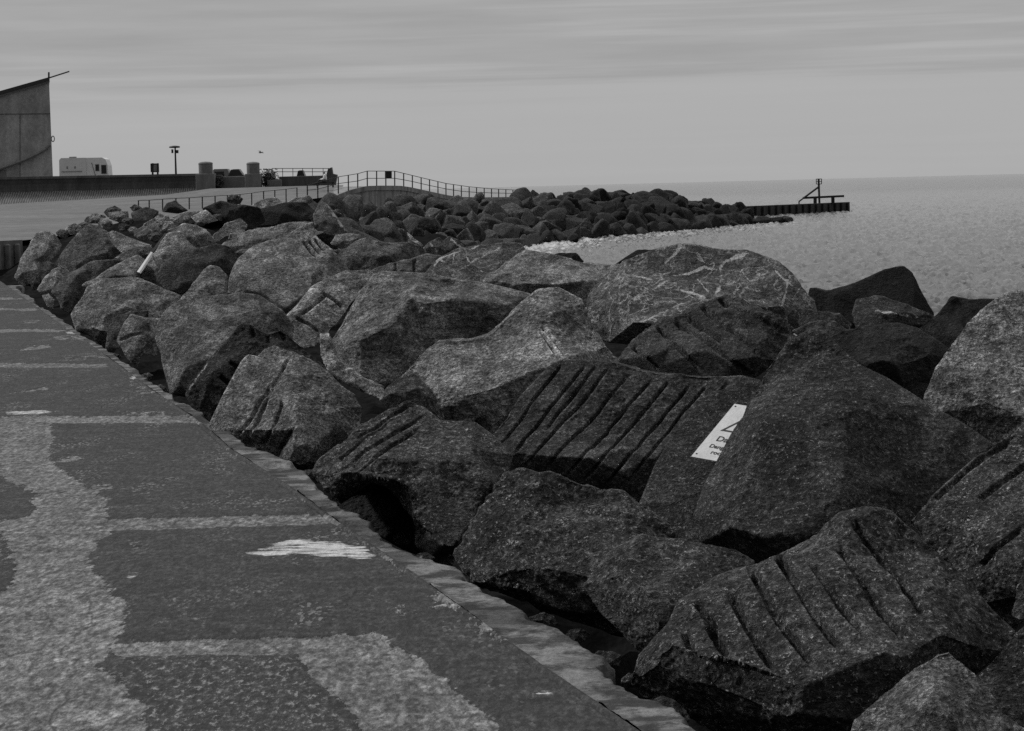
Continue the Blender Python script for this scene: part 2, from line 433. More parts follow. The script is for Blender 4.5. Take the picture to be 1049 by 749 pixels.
# sea: one sheet, finely divided where the camera looks at it
def build_sea():
    SZ = -1.5
    rad = [6.0, 14.0, 24.0]
    r = 32.0
    while r < 600:
        rad.append(r); r += max(0.085, r * r / (3.2 * F) * 0.42)
    while r < 70000:
        rad.append(r); r *= 1.035
    rad = np.array(rad)
    ang = np.concatenate([np.linspace(-88, -20, 24), np.linspace(-18, -3, 40), np.linspace(-2.6, 16.5, 520), np.linspace(17.5, 88, 40)])
    A, RR = np.meshgrid(np.radians(ang), rad)
    x = (RR * np.sin(A)).ravel(); y = (RR * np.cos(A)).ravel()
    p = np.stack([x, y, np.zeros_like(x)], 1)
    # wind waves running in towards the shore, short and choppy
    th = R(24); a = x * math.cos(th) + y * math.sin(th); b = -x * math.sin(th) + y * math.cos(th)
    q = np.stack([a * 1.05, b * 1.3, np.full_like(x, 3.1)], 1)
    h = SEA_A * ridged(q, 1)
    q2 = np.stack([a * 2.2, b * 2.8, np.full_like(x, 8.7)], 1)
    h += SEA_B * ridged(q2, 2)
    q4 = np.stack([a * 4.0, b * 4.4, np.full_like(x, 5.7)], 1)
    h += 0.015 * ridged(q4, 1)
    q3 = np.stack([a * 0.12, b * 0.22, np.full_like(x, 1.7)], 1)
    h += 0.10 * perlin(q3)
    h *= sstep(6000, 600, RR.ravel())
    z = SZ + h
    nr, na = A.shape
    idx = np.arange(nr * na).reshape(nr, na)
    f = np.stack([idx[:-1, :-1], idx[:-1, 1:], idx[1:, 1:], idx[1:, :-1]], -1).reshape(-1, 4)
    me = bpy.data.meshes.new("sea")
    me.vertices.add(len(x)); me.vertices.foreach_set("co", np.stack([x, y, z], 1).ravel())
    me.loops.add(f.size); me.loops.foreach_set("vertex_index", f[:, ::-1].ravel().astype(np.int32))
    me.polygons.add(len(f)); me.polygons.foreach_set("loop_start", np.arange(0, f.size, 4, dtype=np.int32))
    me.update(calc_edges=True)
    fl = [tuple(P(*q_)[:2]) for q_ in FOOT]
    dfo, _ = seg_dist(x, y, fl); g0_ = tuple(P(720, 226, 196)[:2]); g1_ = tuple(P(871, 213.5, 247)[:2]); dg_, _ = seg_dist(x, y, [g0_, g1_])
    at = me.attributes.new("foam", 'FLOAT', 'POINT'); at.data.foreach_set("value", np.maximum(np.exp(-(dfo / 6.0) ** 2) * .8, np.exp(-(dg_ / 3.0) ** 2) * .3))
    t = NT("sea_water")
    fo = t.attr("foam"); fn = t.noise(t.coord(scale=(1, .6, 1)), 1.6, 6, .75)
    t.base(t.mix(t.rng(t.math('ADD', fo, t.rng(fn, .3, .7, -.45, .35)), .45, .75, 0, 1), t.rng(t.attr("far"), 0, 1, SEA_C, .10), 0.6)); t.b.inputs["Roughness"].default_value = 0.07; t.b.inputs["IOR"].default_value = 1.33
    fa = me.attributes.new("far", 'FLOAT', 'POINT'); fa.data.foreach_set("value", sstep(160, 700, RR.ravel()))
    t.put(t.b.inputs["Specular IOR Level"], t.rng(t.attr("far"), 0, 1, .5, .015))
    v = t.coord(scale=(1.0, 1.7, 1.0), rot=(0, 0, R(-24)))
    n = t.noise(v, 1.3, 6, 0.68, 0.3); n2 = t.noise(v, 0.16, 4, 0.6, 0.2)
    t.bump(t.math('ADD', n, t.math('MULTIPLY', n2, 2.2)), 1.0, 0.05)
    o = link("sea", me, t.m, None, True); tag(o, kind="structure")
    return o
build_sea()

# the ground under the rocks, falling from the promenade to below the water
def build_ground():
    Ys = np.concatenate([np.arange(-5, 3, 1.0), np.arange(3, 45, .14), np.arange(45, 75, .4), np.arange(75, 172, 2.0)])
    offs = np.concatenate([[-120, -0.02], np.arange(0.05, 11.0, .13), [11.6, 13.0]])
    m = len(offs); X = np.zeros((len(Ys), m)); Z = np.zeros((len(Ys), m))
    for i, Y in enumerate(Ys):
        e = edge_x(Y); wd = np.interp(Y, [0, 50, 90, 120, 150, 170], [9, 9, 15, 17, 13, 9]) / 9.0
        zf = float(np.interp(Y, [0, 90, 100, 125, 150, 170], [0, 0, .02, .2, .6, .6]))
        X[i] = e + np.where(offs < .1, offs, offs * wd)
        z = np.interp(offs, [-120, -.02, .05, 9.7, 10.8, 13.0], [-.32, -.30, -.66, -.72, -1.6, -3.5])
        z = z + np.where(offs > .04, zf + 1.75 * np.exp(-((Y - 62) / 9.0) ** 2 - ((offs - 3.6) / 3.2) ** 2), 0)
        Z[i] = z
    YY = np.repeat(Ys[:, None], m, 1)
    p = np.stack([X.ravel(), YY.ravel(), np.zeros(X.size)], 1)
    bump = 0.16 * ridged(p * 1.3, 2) + 0.10 * np.abs(perlin(p * 3.1)) + .03 * fbm(p * 8, 2)
    ok = np.tile((offs > .04) & (offs < 11), len(Ys))
    z = Z.ravel() + np.where(ok, np.minimum(bump, .24), 0)
    idx = np.arange(X.size).reshape(len(Ys), m); f = np.stack([idx[:-1, :-1], idx[:-1, 1:], idx[1:, 1:], idx[1:, :-1]], -1).reshape(-1, 4)
    me = bpy.data.meshes.new("ground"); me.vertices.add(X.size); me.vertices.foreach_set("co", np.stack([p[:, 0], p[:, 1], z], 1).ravel())
    me.loops.add(f.size); me.loops.foreach_set("vertex_index", f.ravel().astype(np.int32))
    me.polygons.add(len(f)); me.polygons.foreach_set("loop_start", np.arange(0, f.size, 4, dtype=np.int32)); me.update(calc_edges=True)
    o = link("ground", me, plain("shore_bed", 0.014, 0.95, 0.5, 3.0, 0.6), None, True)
    o.data.materials[0].node_tree.nodes['Principled BSDF'].inputs['Specular IOR Level'].default_value = 0.0
    tag(o, kind="structure")
build_ground()

# the near promenade: one finely divided sheet whose worn patches are part of the concrete
def inside(x, y, poly):
    c = np.zeros(len(x), bool); n = len(poly)
    for i in range(n):
        x1, y1 = poly[i]; x2, y2 = poly[(i + 1) % n]
        cond = (y1 > y) != (y2 > y)
        with np.errstate(divide='ignore', invalid='ignore'):
            c ^= cond & (x < (x2 - x1) * (y - y1) / (y2 - y1 + 1e-12) + x1)
    return c
def patch(x, y, pxpoly, soft=0.02, z=0.0, noise=None):
    soft = soft * 1.7
    """1 inside a patch given by photograph pixels laid on the ground, in metres there"""
    poly = [tuple(G(a, b, z)[:2]) for a, b in pxpoly]
    # distances measured with the long way of the view squeezed to keep worn edges lively
    pl = [(a, b * 0.35) for a, b in poly]; pl.append(pl[0])
    d, _ = seg_dist(x, y * 0.35, pl)
    ins = inside(x, y, poly); sd = np.where(ins, d, -d)
    if noise is not None: sd = sd + noise
    return sstep(-soft, soft, sd)
EDGE_PX = [(0,287),(60,329.5),(105,360),(161,401),(209,432),(239,459),(300,497),(356,537),(426,584),(486,626),(561,679),(598,704),(660,747)]
_ex = np.array([[*G(a, b)][:2] for a, b in EDGE_PX])
def prom_edge(Y):
    a = np.interp(Y, _ex[::-1, 1], _ex[::-1, 0])
    lo = 0.24 - (Y - 7.95) * 0.2662
    return np.where((Y < _ex[-1, 1]), _ex[-1, 0] - (Y - _ex[-1, 1]) * 0.2662, np.where(Y > _ex[0, 1], _ex[0, 0] - (Y - _ex[0, 1]) * 0.2662, a))
def build_promenade():
    rows = []
    d = 1.2
    while d < 58: rows.append(d); d += max(0.011, d * d / (1.7 * F) * 1.1)
    rows = np.array(rows)
    s = np.concatenate([[0, 0.012], np.linspace(0.02, 1, 330) ** 1.0 * 1.0]); s = np.unique(s)
    Yg = np.repeat(rows[:, None], len(s) + 6, 1)
    e = prom_edge(rows)
    left_px = np.array([(-40 - CX) / F * r * 1.0 for r in rows])       # just beyond the left of the picture
    span = np.maximum(e - left_px, 1.5)
    off = np.concatenate([s[None, :] * span[:, None], span[:, None] + np.array([[.3, .8, 1.6, 3, 6, 14.0]])], 1)
    X = e[:, None] - off
    x = X.ravel(); y = Yg.ravel()
    p = np.stack([x, y, np.zeros_like(x)], 1)
    nz = 0.04 * fbm(p * np.array([5, 3, 1.0]), 5, .6)
    nzs = 0.02 * fbm(p * np.array([9, 6, 1.0]), 3)
    light = np.zeros(len(x)); gravel = np.zeros(len(x)); white = np.zeros(len(x)); damp = np.zeros(len(x))
    LZ = [(-120,430),(40,431),(53,434),(50,468),(62,480),(75,490),(98,502),(110,512),(108,531),(108,545),(90,569),(99,591),(118,606),(132,622),(123,648),(103,683),(128,703),(145,723),(146,760),(-160,760)]
    light = np.maximum(light, patch(x, y, LZ, .03, 0, nz))
    DZ1 = [(-160,470),(0,486),(35,507),(33,529),(-10,533),(-160,533)]
    DZ2 = [(-160,535),(0,541),(12,560),(15,596),(0,607),(-160,610)]
    light *= 1 - 0.85 * patch(x, y, DZ1, .03, 0, nz); light *= 1 - 0.8 * patch(x, y, DZ2, .03, 0, nz)
    for band in ([(-60,426),(160,426),(214,427),(222,433),(120,433),(-60,434)],
                 [(-100,533),(110,531),(250,528),(345,527),(362,536),(240,540),(100,543),(-100,544)],
                 [(110,659),(200,656),(300,652),(384,648),(398,657),(310,670),(200,671),(118,672)],
                 [(-40,372.5),(60,372),(108,373),(112,376),(40,376.5),(-40,376)],
                 [(-40,337.5),(40,337),(70,338),(60,340),(-40,340.5)],
                 [(-40,316),(38,316),(36,318),(-40,318)], [(-20,305),(22,305),(24,306.5),(-20,306.5)]):
        light = np.maximum(light, patch(x, y, band, .012, 0, nzs * .6))
    RP = [(300,654),(384,648),(416,665),(454,693),(516,750),(560,800),(430,860),(372,752),(345,715),(328,703),(312,681),(300,668)]
    light = np.maximum(light, patch(x, y, RP, .025, 0, nzs))
    # thin pale streaks
    for st, am in (([(20,424),(50,420),(58,422),(24,427)], .9), ([(66,343),(98,341),(104,343),(70,346)], .5),
               ([(66,336),(102,334),(108,337),(68,339)], .8), ([(25,399),(46,396),(52,399),(0,405)], .6), ([(60,469),(80,466),(84,470),(58,473)], .8),
               ([(60,366),(110,362),(120,366),(60,370)], .45), ([(30,355),(50,353),(52,356),(16,360)], .9), ([(86,497),(110,493),(120,500),(92,503)], .55),
               ([(130,387),(165,400),(150,408),(128,410)], .4), ([(120,420),(205,424),(198,429),(120,430)], .5),
               ([(440,590),(480,612),(540,660),(500,650),(440,612)], .55), ([(400,612),(450,618),(470,632),(410,634)], .4),
               ([(330,690),(345,692),(352,700),(338,704)], .3), ([(50,343),(100,346),(95,350),(54,348)], .5), ([(20,330),(40,328),(44,330),(22,332)], .6)):
        light = np.maximum(light, am * patch(x, y, st, .03, 0, nz))
    light = np.clip(light, 0, 1)
    for st in ([(256,566),(276,559),(305,554),(340,556),(376,559),(380,567),(368,571),(330,571),(300,568),(280,570)],
               [(68,340.5),(84,338.5),(99,339.5),(96,342),(72,342.5)], [(8,422.5),(26,420.5),(49,419.8),(46,423.5),(14,425)],
               [(131,387),(141,384),(145,387),(133,389)],
               [(550,709),(560,708),(566,710),(553,711.5)], [(132,590),(143,588.5),(145,590.5),(134,591.5)]):
        white = np.maximum(white, patch(x, y, st, .012, 0, nz * 1.3))  # irregular white patches on the slab
    GV = [(127,671),(303,671),(328,703),(345,718),(372,752),(410,830),(120,830),(146,750),(145,723)]
    gravel = patch(x, y, GV, .02, 0, nzs * .5)
    gravel = np.maximum(gravel, 0.5 * patch(x, y, [(100,600),(300,590),(330,640),(130,650)], .25, 0, nz * 4))
    gravel *= (1 - light)
    z = 0.006 * fbm(p * np.array([1.2, .8, 1]), 3) - 0.005 * light + 0.002 * perlin(p * 9)
    # rounded arris at the seaward edge and the open joint behind it
    o_ = off.ravel()
    z -= 0.02 * np.exp(-(o_ / 0.008) ** 2)
    z -= 0.016 * np.exp(-((o_ - 0.055 - 0.006 * perlin(p * 1.3)) / 0.007) ** 2) * sstep(30, 12, y)
    nr, na = X.shape
    idx = np.arange(nr * na).reshape(nr, na)
    f = np.stack([idx[:-1, :-1], idx[1:, :-1], idx[1:, 1:], idx[:-1, 1:]], -1).reshape(-1, 4)
    me = bpy.data.meshes.new("promenade")
    # the vertical face below the seaward edge
    sk = np.stack([X[:, 0] + 0.004, rows, np.full(nr, -0.45)], 1)
    co = np.concatenate([np.stack([x, y, z], 1), sk])
    s0 = nr * na + np.arange(nr)
    f2 = np.stack([idx[:-1, 0], s0[:-1], s0[1:], idx[1:, 0]], -1)
    f = np.concatenate([f, f2])
    me.vertices.add(len(co)); me.vertices.foreach_set("co", co.ravel())
    me.loops.add(f.size); me.loops.foreach_set("vertex_index", f.ravel().astype(np.int32))
    me.polygons.add(len(f)); me.polygons.foreach_set("loop_start", np.arange(0, f.size, 4, dtype=np.int32))
    me.update(calc_edges=True)
    for nm, arr in (("pale", light), ("gravel", gravel), ("white_patch", white)):
        a = me.attributes.new(nm, 'FLOAT', 'POINT'); a.data.foreach_set("value", np.concatenate([arr, np.zeros(nr)]))
    t = NT("worn_promenade_concrete")
    v0 = t.coord(); v = t.coord(scale=(1.0, 0.36, 1.0), rot=(0, 0, R(-4))); vs = t.coord(scale=(0.6, 2.0, 1.0), rot=(0, 0, R(2)))
    fin = t.noise(v, 38, 5, 0.78); mid = t.noise(v, 9, 6, 0.75); big = t.noise(v, 1.1, 4, 0.6); stk = t.noise(vs, 2.5, 7, 0.74, 0.3)
    spk = t.noise(v, 30, 3, 0.7); vcol = t.node("ShaderNodeTexVoronoi"); vcol.inputs["Scale"].default_value = 80
    t.l.new(v, vcol.inputs["Vector"]); bwv = t.node("ShaderNodeRGBToBW"); t.l.new(vcol.outputs["Color"], bwv.inputs[0])
    vb = t.node("ShaderNodeTexVoronoi"); vb.inputs["Scale"].default_value = 68; t.l.new(v, vb.inputs["Vector"])
    cb = t.node("ShaderNodeRGBToBW"); t.l.new(vb.outputs["Color"], cb.inputs[0])
    # dark: old bituminous coating; pale: bared concrete; gravel: exposed pebbles
    fin3 = t.noise(v, 22, 4, .8)
    tex = t.math('MULTIPLY', t.rng(fin, .32, .68, .35, 1.65), t.rng(mid, .28, .72, .66, 1.34))
    tex = t.math('MULTIPLY', tex, t.rng(fin3, .32, .68, .5, 1.5))
    tex = t.math('MULTIPLY', tex, t.rng(bwv.outputs[0], .15, .85, .7, 1.3, False))
    dark = t.math('MULTIPLY', 0.029, t.math('MULTIPLY', t.rng(stk, .3, .7, .7, 1.35), tex))
    dspk = t.math('MULTIPLY', t.rng(bwv.outputs[0], .70, .78, 0, .13), t.rng(t.noise(v, 2.4, 5, .7), .5, .66, 0, 1))
    dark = t.math('ADD', dark, dspk)
    pale = t.math('MULTIPLY', 0.125, t.math('MULTIPLY', t.rng(stk, .3, .7, .72, 1.28), tex))
    pale = t.math('MULTIPLY', pale, t.rng(big, .3, .7, .8, 1.18))
    peb = t.math('MULTIPLY', t.rng(fin, .535, .60, 0, .15), t.rng(cb.outputs[0], .2, .7, .3, 1.2))
    grv = t.math('ADD', t.math('MULTIPLY', .032, tex), peb)
    edge = t.math('ADD', t.attr("pale"), t.math('ADD', t.rng(mid, .3, .7, -.32, .32), t.rng(fin3, .3, .7, -.16, .16)))
    k = t.mix(t.rng(edge, .45, .56, 0, 1), dark, pale)
    k = t.mix(t.rng(t.math('ADD', t.attr("gravel"), t.rng(mid, .3, .7, -.3, .3)), .35, .65, 0, 1), k, grv)
    ch = t.math('ADD', t.attr("white_patch"), t.math('ADD', t.rng(t.noise(t.coord(scale=(1.2, 9.0, 1)), 2.6, 6, .75, .8), .34, .66, -.95, .55), t.rng(mid, .3, .7, -.25, .25)))
    ch = t.math('MULTIPLY', t.rng(ch, .4, .7, 0, 1), t.rng(t.attr("white_patch"), .05, .3, 0, 1))
    k = t.mix(ch, k, t.math('MULTIPLY', .55, t.rng(fin, .3, .7, .7, 1.2)))
    ck = t.node("ShaderNodeTexVoronoi", feature='DISTANCE_TO_EDGE'); ck.inputs["Scale"].default_value = .55
    wob = t.node("ShaderNodeVectorMath", operation='MULTIPLY_ADD'); nzv = t.node("ShaderNodeTexNoise"); nzv.inputs["Scale"].default_value = 2.2; nzv.inputs["Detail"].default_value = 6; t.l.new(v, nzv.inputs["Vector"])
    t.l.new(nzv.outputs["Color"], wob.inputs[0]); wob.inputs[1].default_value = (.7, .7, 0); t.l.new(v, wob.inputs[2]); t.l.new(wob.outputs[0], ck.inputs["Vector"])
    crack = t.math('MULTIPLY', t.rng(ck.outputs["Distance"], .0, .007, 1, 0), t.rng(big, .45, .6, 0, 1))
    k = t.math('MULTIPLY', k, t.math('SUBTRACT', 1.0, t.math('MULTIPLY', crack, .55)))
    rim = t.rng(edge, .40, .60, 1, 0)
    t.base(k); t.b.inputs["Roughness"].default_value = 0.72; t.b.inputs["Specular IOR Level"].default_value = 0.25
    t.bump(t.math('ADD', t.math('ADD', fin, t.math('MULTIPLY', t.attr("gravel"), cb.outputs[0])), t.math('ADD', t.math('MULTIPLY', stk, .6), t.math('SUBTRACT', t.math('MULTIPLY', rim, .9), t.math('MULTIPLY', crack, .25)))), 0.8, 0.014)
    o = link("promenade", me, t.m, None, True); tag(o, kind="structure")
build_promenade()

# broken concrete ledge a hand lower than the slab edge
def build_ledge():
    OUT = [(-5,300),(60,337),(105,368),(163,408),(214,436),(252,461),(300,478),(320,489),(333,514),(360,527),(384,542),(414,560),(442,572),(473,584),(503,612),(543,633),(573,652),(593,662),(613,676),(632,697),(668,712),(703,738),(760,780)]
    rows = []; d = 6.0
    while d < 48: rows.append(d); d += max(0.02, d * d / (1.7 * F) * 1.6)
    rows = np.array(rows); e = prom_edge(rows) + 0.006
    og = np.array([[*G(a, b, -.05)][:2] for a, b in OUT])
    ox = np.interp(rows, og[::-1, 1], og[::-1, 0])
    wd = np.clip(ox - e, 0.12, 0.5) * 1.1
    rl_ = random.Random(3); cell = np.zeros(len(rows), int); zc = []; wc = []; cur = 0; nxt = rows[0] + .4
    for i, yy in enumerate(rows):
        if yy > nxt: cur += 1; nxt = yy + rl_.uniform(.25, .9) * (1 + yy / 25)
        cell[i] = cur
    for _ in range(cur + 1): zc.append(rl_.choice([0, 0, -.006, -.014, -.03])); wc.append(rl_.uniform(.8, 1.12))
    zc = np.array(zc)[cell]; wc = np.array(wc)[cell]
    pr = np.stack([rows * 1.7, rows * 0, rows * 0 + 4], 1)
    wd = wd * wc + 0.08 * perlin(pr * 2.6) + 0.045 * perlin(pr * 7) - .015
    wd = np.clip(wd, 0.05, 0.6)
    s = np.linspace(0, 1, 26)
    X = e[:, None] + s[None, :] * wd[:, None]; Y = np.repeat(rows[:, None], 26, 1)
    x = X.ravel(); y = Y.ravel(); p = np.stack([x, y, 0 * x], 1)
    z = -0.016 + np.repeat(zc, 26) + 0.009 * fbm(p * 5, 4, .6) + 0.006 * perlin(p * 22)
    z -= 0.05 * sstep(0.86, 1.0, np.tile(s, len(rows)))
    nr = len(rows)
    co = np.concatenate([np.stack([x, y, z], 1), np.stack([X[:, -1] + .015, rows, np.full(nr, -.6)], 1)])
    idx = np.arange(nr * 26).reshape(nr, 26); f = np.stack([idx[:-1, :-1], idx[:-1, 1:], idx[1:, 1:], idx[1:, :-1]], -1).reshape(-1, 4)
    s0 = nr * 26 + np.arange(nr); f = np.concatenate([f, np.stack([idx[:-1, -1], s0[:-1], s0[1:], idx[1:, -1]], -1)])
    me = bpy.data.meshes.new("kerb_ledge"); me.vertices.add(len(co)); me.vertices.foreach_set("co", co.ravel())
    me.loops.add(f.size); me.loops.foreach_set("vertex_index", f.ravel().astype(np.int32))
    me.polygons.add(len(f)); me.polygons.foreach_set("loop_start", np.arange(0, f.size, 4, dtype=np.int32)); me.update(calc_edges=True)
    t = NT("broken_ledge_concrete"); v = t.coord()
    a = t.noise(v, 4, 6, .7); b = t.noise(v, 40, 5, .7); c = t.noise(v, 2.1, 3, .5)
    k = t.math('MULTIPLY', t.rng(a, .42, .57, .03, .17), t.rng(b, .3, .7, .7, 1.3))
    t.base(t.math('MULTIPLY', k, t.rng(c, .42, .58, .4, 1.1))); t.b.inputs["Roughness"].default_value = .8
    t.bump(t.math('ADD', b, a), .7, .02)
    o = link("kerb_ledge", me, t.m, None, True); tag(o, kind="structure")
build_ledge()

# the far promenade climbing towards the hump over the outfall
CONC = plain("pale_concrete", 0.30, 0.85, 0.16, 0.35, 0.2, (1, 1, 1))
def strip_mat():
    t = NT("far_promenade_concrete"); v = t.coord(scale=(0.12, 0.5, 1)); n = t.noise(v, 1.0, 6, .65, .3); f = t.noise(t.coord(), 1.5, 4, .6)
    t.base(t.math('MULTIPLY', t.rng(n, .3, .7, .105, .15), t.rng(f, .3, .7, .85, 1.15))); t.b.inputs["Roughness"].default_value = .85
    return t.m
def build_far_promenade():
    c = [(-160,256,96),(-160,246,104),(-160,228,140),(-160,219,190),(-160,217,230),
         (0,248.5,98),(0,240,108),(0,228,139),(0,215.5,197),(0,214,232),
         (36,245,102),(60,240,108),(66,212.8,197),(100,229,122),(104,222,135),(120,206,194),(128,220,142),(150,218.5,150),(170,215,153),(170,199.5,192),
         (205,213.5,155),(215,193.3,190),(216,193,230),(250,211,159),(262,192,190),(290,209,164),(300,191,190),(330,206,169),(340,189.8,188),(341,189.5,230),
         (346,200,173),(352,189.6,186)]
    pts = [P(*q) for q in c]
    ov, oe, of, *_ = delaunay_2d_cdt([Vector((p.x, p.y)) for p in pts], [], [], 0, 1e-5)
    vs = [(q.x, q.y, min(pts, key=lambda p: (p.x-q.x)**2 + (p.y-q.y)**2).z) for q in ov]
    n = len(vs)
    fs = [tuple(f) for f in of]
    o = link("promenade_slope", mesh_from("promenade_slope", vs, fs), strip_mat(), None, True); tag(o, kind="structure")
build_far_promenade()
# concrete hump that carries the promenade over the outfall
def build_hump():
    prof = [(328,206.5,169),(336,204,171),(346,199.5,173),(356,195.5,174.5),(366,192.6,175.5),(376,190.6,176.5),(388,190.2,179),(400,190.2,181.5),(410,190.4,183),(420,191.8,185),(432,194.4,188),(446,197.5,191),(458,200,194),(470,201.8,197),(490,202.3,202),(512,202.0,208),(535,201.6,216),(560,201.6,226)]
    vs = []; fs = []; m = len(prof)
    for px, py, Y in prof:
        a = P(px, py, Y); d = Vector((a.x, a.y, 0)).normalized(); nrm = Vector((-0.35, 1, 0)).normalized()
        vs += [a + Vector((0, 0, -4.0)), a + Vector((0,0,-.35)), a + Vector((0,0,-.35)) - nrm * .12, a - nrm * .12, a, a + nrm * 7.0 , a + nrm * 7.0 + Vector((0, 0, -4))]
    for i in range(m - 1):
        for j in range(6): fs.append((i*7+j, (i+1)*7+j, (i+1)*7+j+1, i*7+j+1))
    t = NT("stained_hump_concrete"); v = t.coord(); n = t.noise(t.coord(scale=(1.6, 1.6, .12)), 1.2, 5, .65); f = t.noise(v, 2.5, 5, .65)
    t.base(t.math('MULTIPLY', t.rng(n, .3, .68, .13, .28), t.rng(f, .3, .7, .8, 1.2))); t.b.inputs["Roughness"].default_value = .85
    bm = bmesh.new(); me = mesh_from("promenade_hump", vs, fs); bm.from_mesh(me); bmesh.ops.recalc_face_normals(bm, faces=bm.faces[:]); bm.to_mesh(me); bm.free()
    o = link("promenade_hump", me, t.m); tag(o, kind="structure")
    return [P(*q) for q in prof]
HUMP = build_hump()

# level car park behind the sea wall
z_cp = 2.75
pts = [(-140, 206, z_cp), (-25, 216, z_cp), (-25, 300, z_cp), (-140, 300, z_cp)]
o = link("car_park", mesh_from("car_park", pts, [(0, 1, 2, 3)]), plain("car_park_asphalt", .06, .9)); tag(o, kind="structure")
# ------------------------------------------------------------------ the rocks, nearest first
A_L, A_M, A_D, A_X = 0.17, 0.115, 0.07, 0.035      # dry pale granite ... wet black
rock("pointed speckled granite boulder, lowest in the right foreground in front of the drill-grooved block", 7.5,
     [(868,775),(878,738),(905,712),(935,688),(960,669),(972,667),(986,680),(1008,705),(1030,730),(1062,752),(1066,800),(960,815),(870,805)],
     [(955,715,-.12),(962,770,-.2),(905,760,-.08),(1010,750,-.04)], .125, lean=.8)
rock("dark boulder cropped by the right edge beside the pointed speckled boulder", 8.5,
     [(1004,692),(1015,680),(1030,660),(1049,641),(1092,628),(1118,700),(1085,760),(1040,742),(1015,712)], [(1050,690,-.12),(1085,690,-.1)], .075)
rock("broad dark block with eight slanting drill grooves across its sloping face, foreground", 9.0,
     [(646,700),(660,672),(690,640),(700,618),(740,592),(775,580),(800,568),(835,550),(860,530),(885,524),(912,527),(935,545),(960,572),(985,590),(1010,618),(1034,648),(1026,668),(995,695),(975,740),(930,790),(860,800),(780,785),(730,755),(700,733),(660,714)],
     [(690,664,-.13),(745,688,-.2),(800,704,-.24),(840,706,-.25),(895,692,-.24),(940,560,0.0),(952,600,-.08),(965,650,-.15),(905,660,-.2),(800,600,-.06),(860,570,-.05),(760,640,-.12),(850,650,-.18),(730,720,-.08),(820,745,-.12),(900,740,-.14)],
     .085, lean=.75, res=220,
     grooves=[[(874,533),(912,578),(952,627)],[(858,560),(892,602),(926,646)],[(833,580),(884,646)],[(796,568),(811,593),(864,668)],[(769,584),(796,629),(835,683)],[(747,607),(792,683)],[(714,617),(745,670)],[(700,644),(714,675)]],
     gw=4.6, gd=.06, rough=.9)
rock("boulder cut off by the right edge, above the one beside the pointed boulder", 9.6,
     [(1036,630),(1042,602),(1052,577),(1082,560),(1108,620),(1078,650)], [(1062,605,-.1)], .10)
rock("wedge-shaped dark stone between the foreground drill-grooved block and the long kerbside block", 10.1,
     [(600,600),(627,566),(643,557),(658,549),(676,553),(727,556),(750,562),(772,573),(785,600),(760,650),(720,690),(680,690),(640,655),(612,625)],
     [(640,585,-.12),(665,615,-.22),(690,640,-.24),(735,600,-.1),(700,585,-.1)], .085, lean=.7)
rock("long hunched dark block above the black hollow at the foreground kerb", 10.9,
     [(465,569),(487,533),(512,496),(522,485),(532,483),(552,486),(573,487),(597,497),(640,507),(661,515),(687,540),(700,565),(690,620),(660,655),(627,648),(590,633),(557,625),(543,614),(520,610),(503,605),(486,596),(476,586)],
     [(476,574,-.06),(505,600,-.14),(545,604,-.19),(590,615,-.2),(520,505,-.02),(530,540,-.08),(580,560,-.13),(640,570,-.12),(600,510,0.0),(640,620,-.16)],
     .082, lean=.75, strata=(0.6, 0.1, 0.75, 16, .012), rough=1.3)
rock("dark block with long chisel grooves, cropped by the right edge", 10.8,
     [(932,534),(957,509),(994,476),(1020,455),(1049,433),(1084,420),(1120,470),(1118,560),(1066,624),(1034,648),(1008,622),(975,585),(948,556)],
     [(975,535,-.06),(1040,575,-.2),(1015,600,-.18),(1060,490,-.08),(1050,530,-.14)], .085, lean=.8,
     grooves=[[(1003,513),(1030,492),(1060,470)],[(1000,578),(1049,540)],[(957,512),(990,482),(1040,446)]], gw=3.2, gd=.03, rough=1.2)
rock("squat double-shouldered dark boulder with a cave-like hollow beneath, beside the kerb", 12.6,
     [(322,484),(328,473),(366,440),(401,419),(417,411),(432,418),(450,433),(485,435),(503,448),(522,467),(516,491),(495,524),(468,562),(461,578),(442,571),(426,557),(427,539),(412,522),(396,502),(380,493),(361,505),(343,517),(330,502)],
     [(400,447,-.06),(383,484,-.17),(352,490,-.12),(445,452,-.06),(420,490,-.18),(440,530,-.24),(465,540,-.24),(490,500,-.16),(480,460,-.06)],
     .088, lean=.7, grooves=[[(330,490),(385,456),(440,424)],[(336,500),(390,465),(430,440)],[(365,450),(420,414)],[(345,470),(400,433)]], gw=2.0, gd=.022, rough=1.3)
rock("black stone deep in the hollow under the squat double-shouldered boulder", 13.1,  # added filler: near-black colour stands for the shade in the hollow
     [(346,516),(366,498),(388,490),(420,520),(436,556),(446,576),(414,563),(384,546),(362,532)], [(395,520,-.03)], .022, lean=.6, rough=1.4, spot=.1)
rock("biggest dark block, blunt-topped and overlapping the white danger sign", 12.6,
     [(715,527),(725,498),(752,447),(770,411),(784,380),(808,353),(834,340),(846,345),(860,361),(880,378),(906,390),(947,416),(983,436),(1012,456),(985,500),(950,560),(880,600),(800,595),(768,578),(745,562),(722,551)],
     [(870,420,-.10),(858,520,-.18),(775,440,-.1),(750,540,-.14),(810,372,-.0),(820,560,-.2),(930,480,-.06),(845,360,0)], .078, lean=.7, res=150, rough=.8, cuts=2)
rock("smooth dark slab lying under the white danger sign", 13.75,
     [(655,520),(672,478),(690,447),(712,420),(735,402),(760,394),(790,392),(800,440),(780,520),(740,580),(700,570),(668,545)],
     [(690,500,-.02),(735,440,-.02),(720,500,-.03)], .062, lean=1.05, rough=.5)
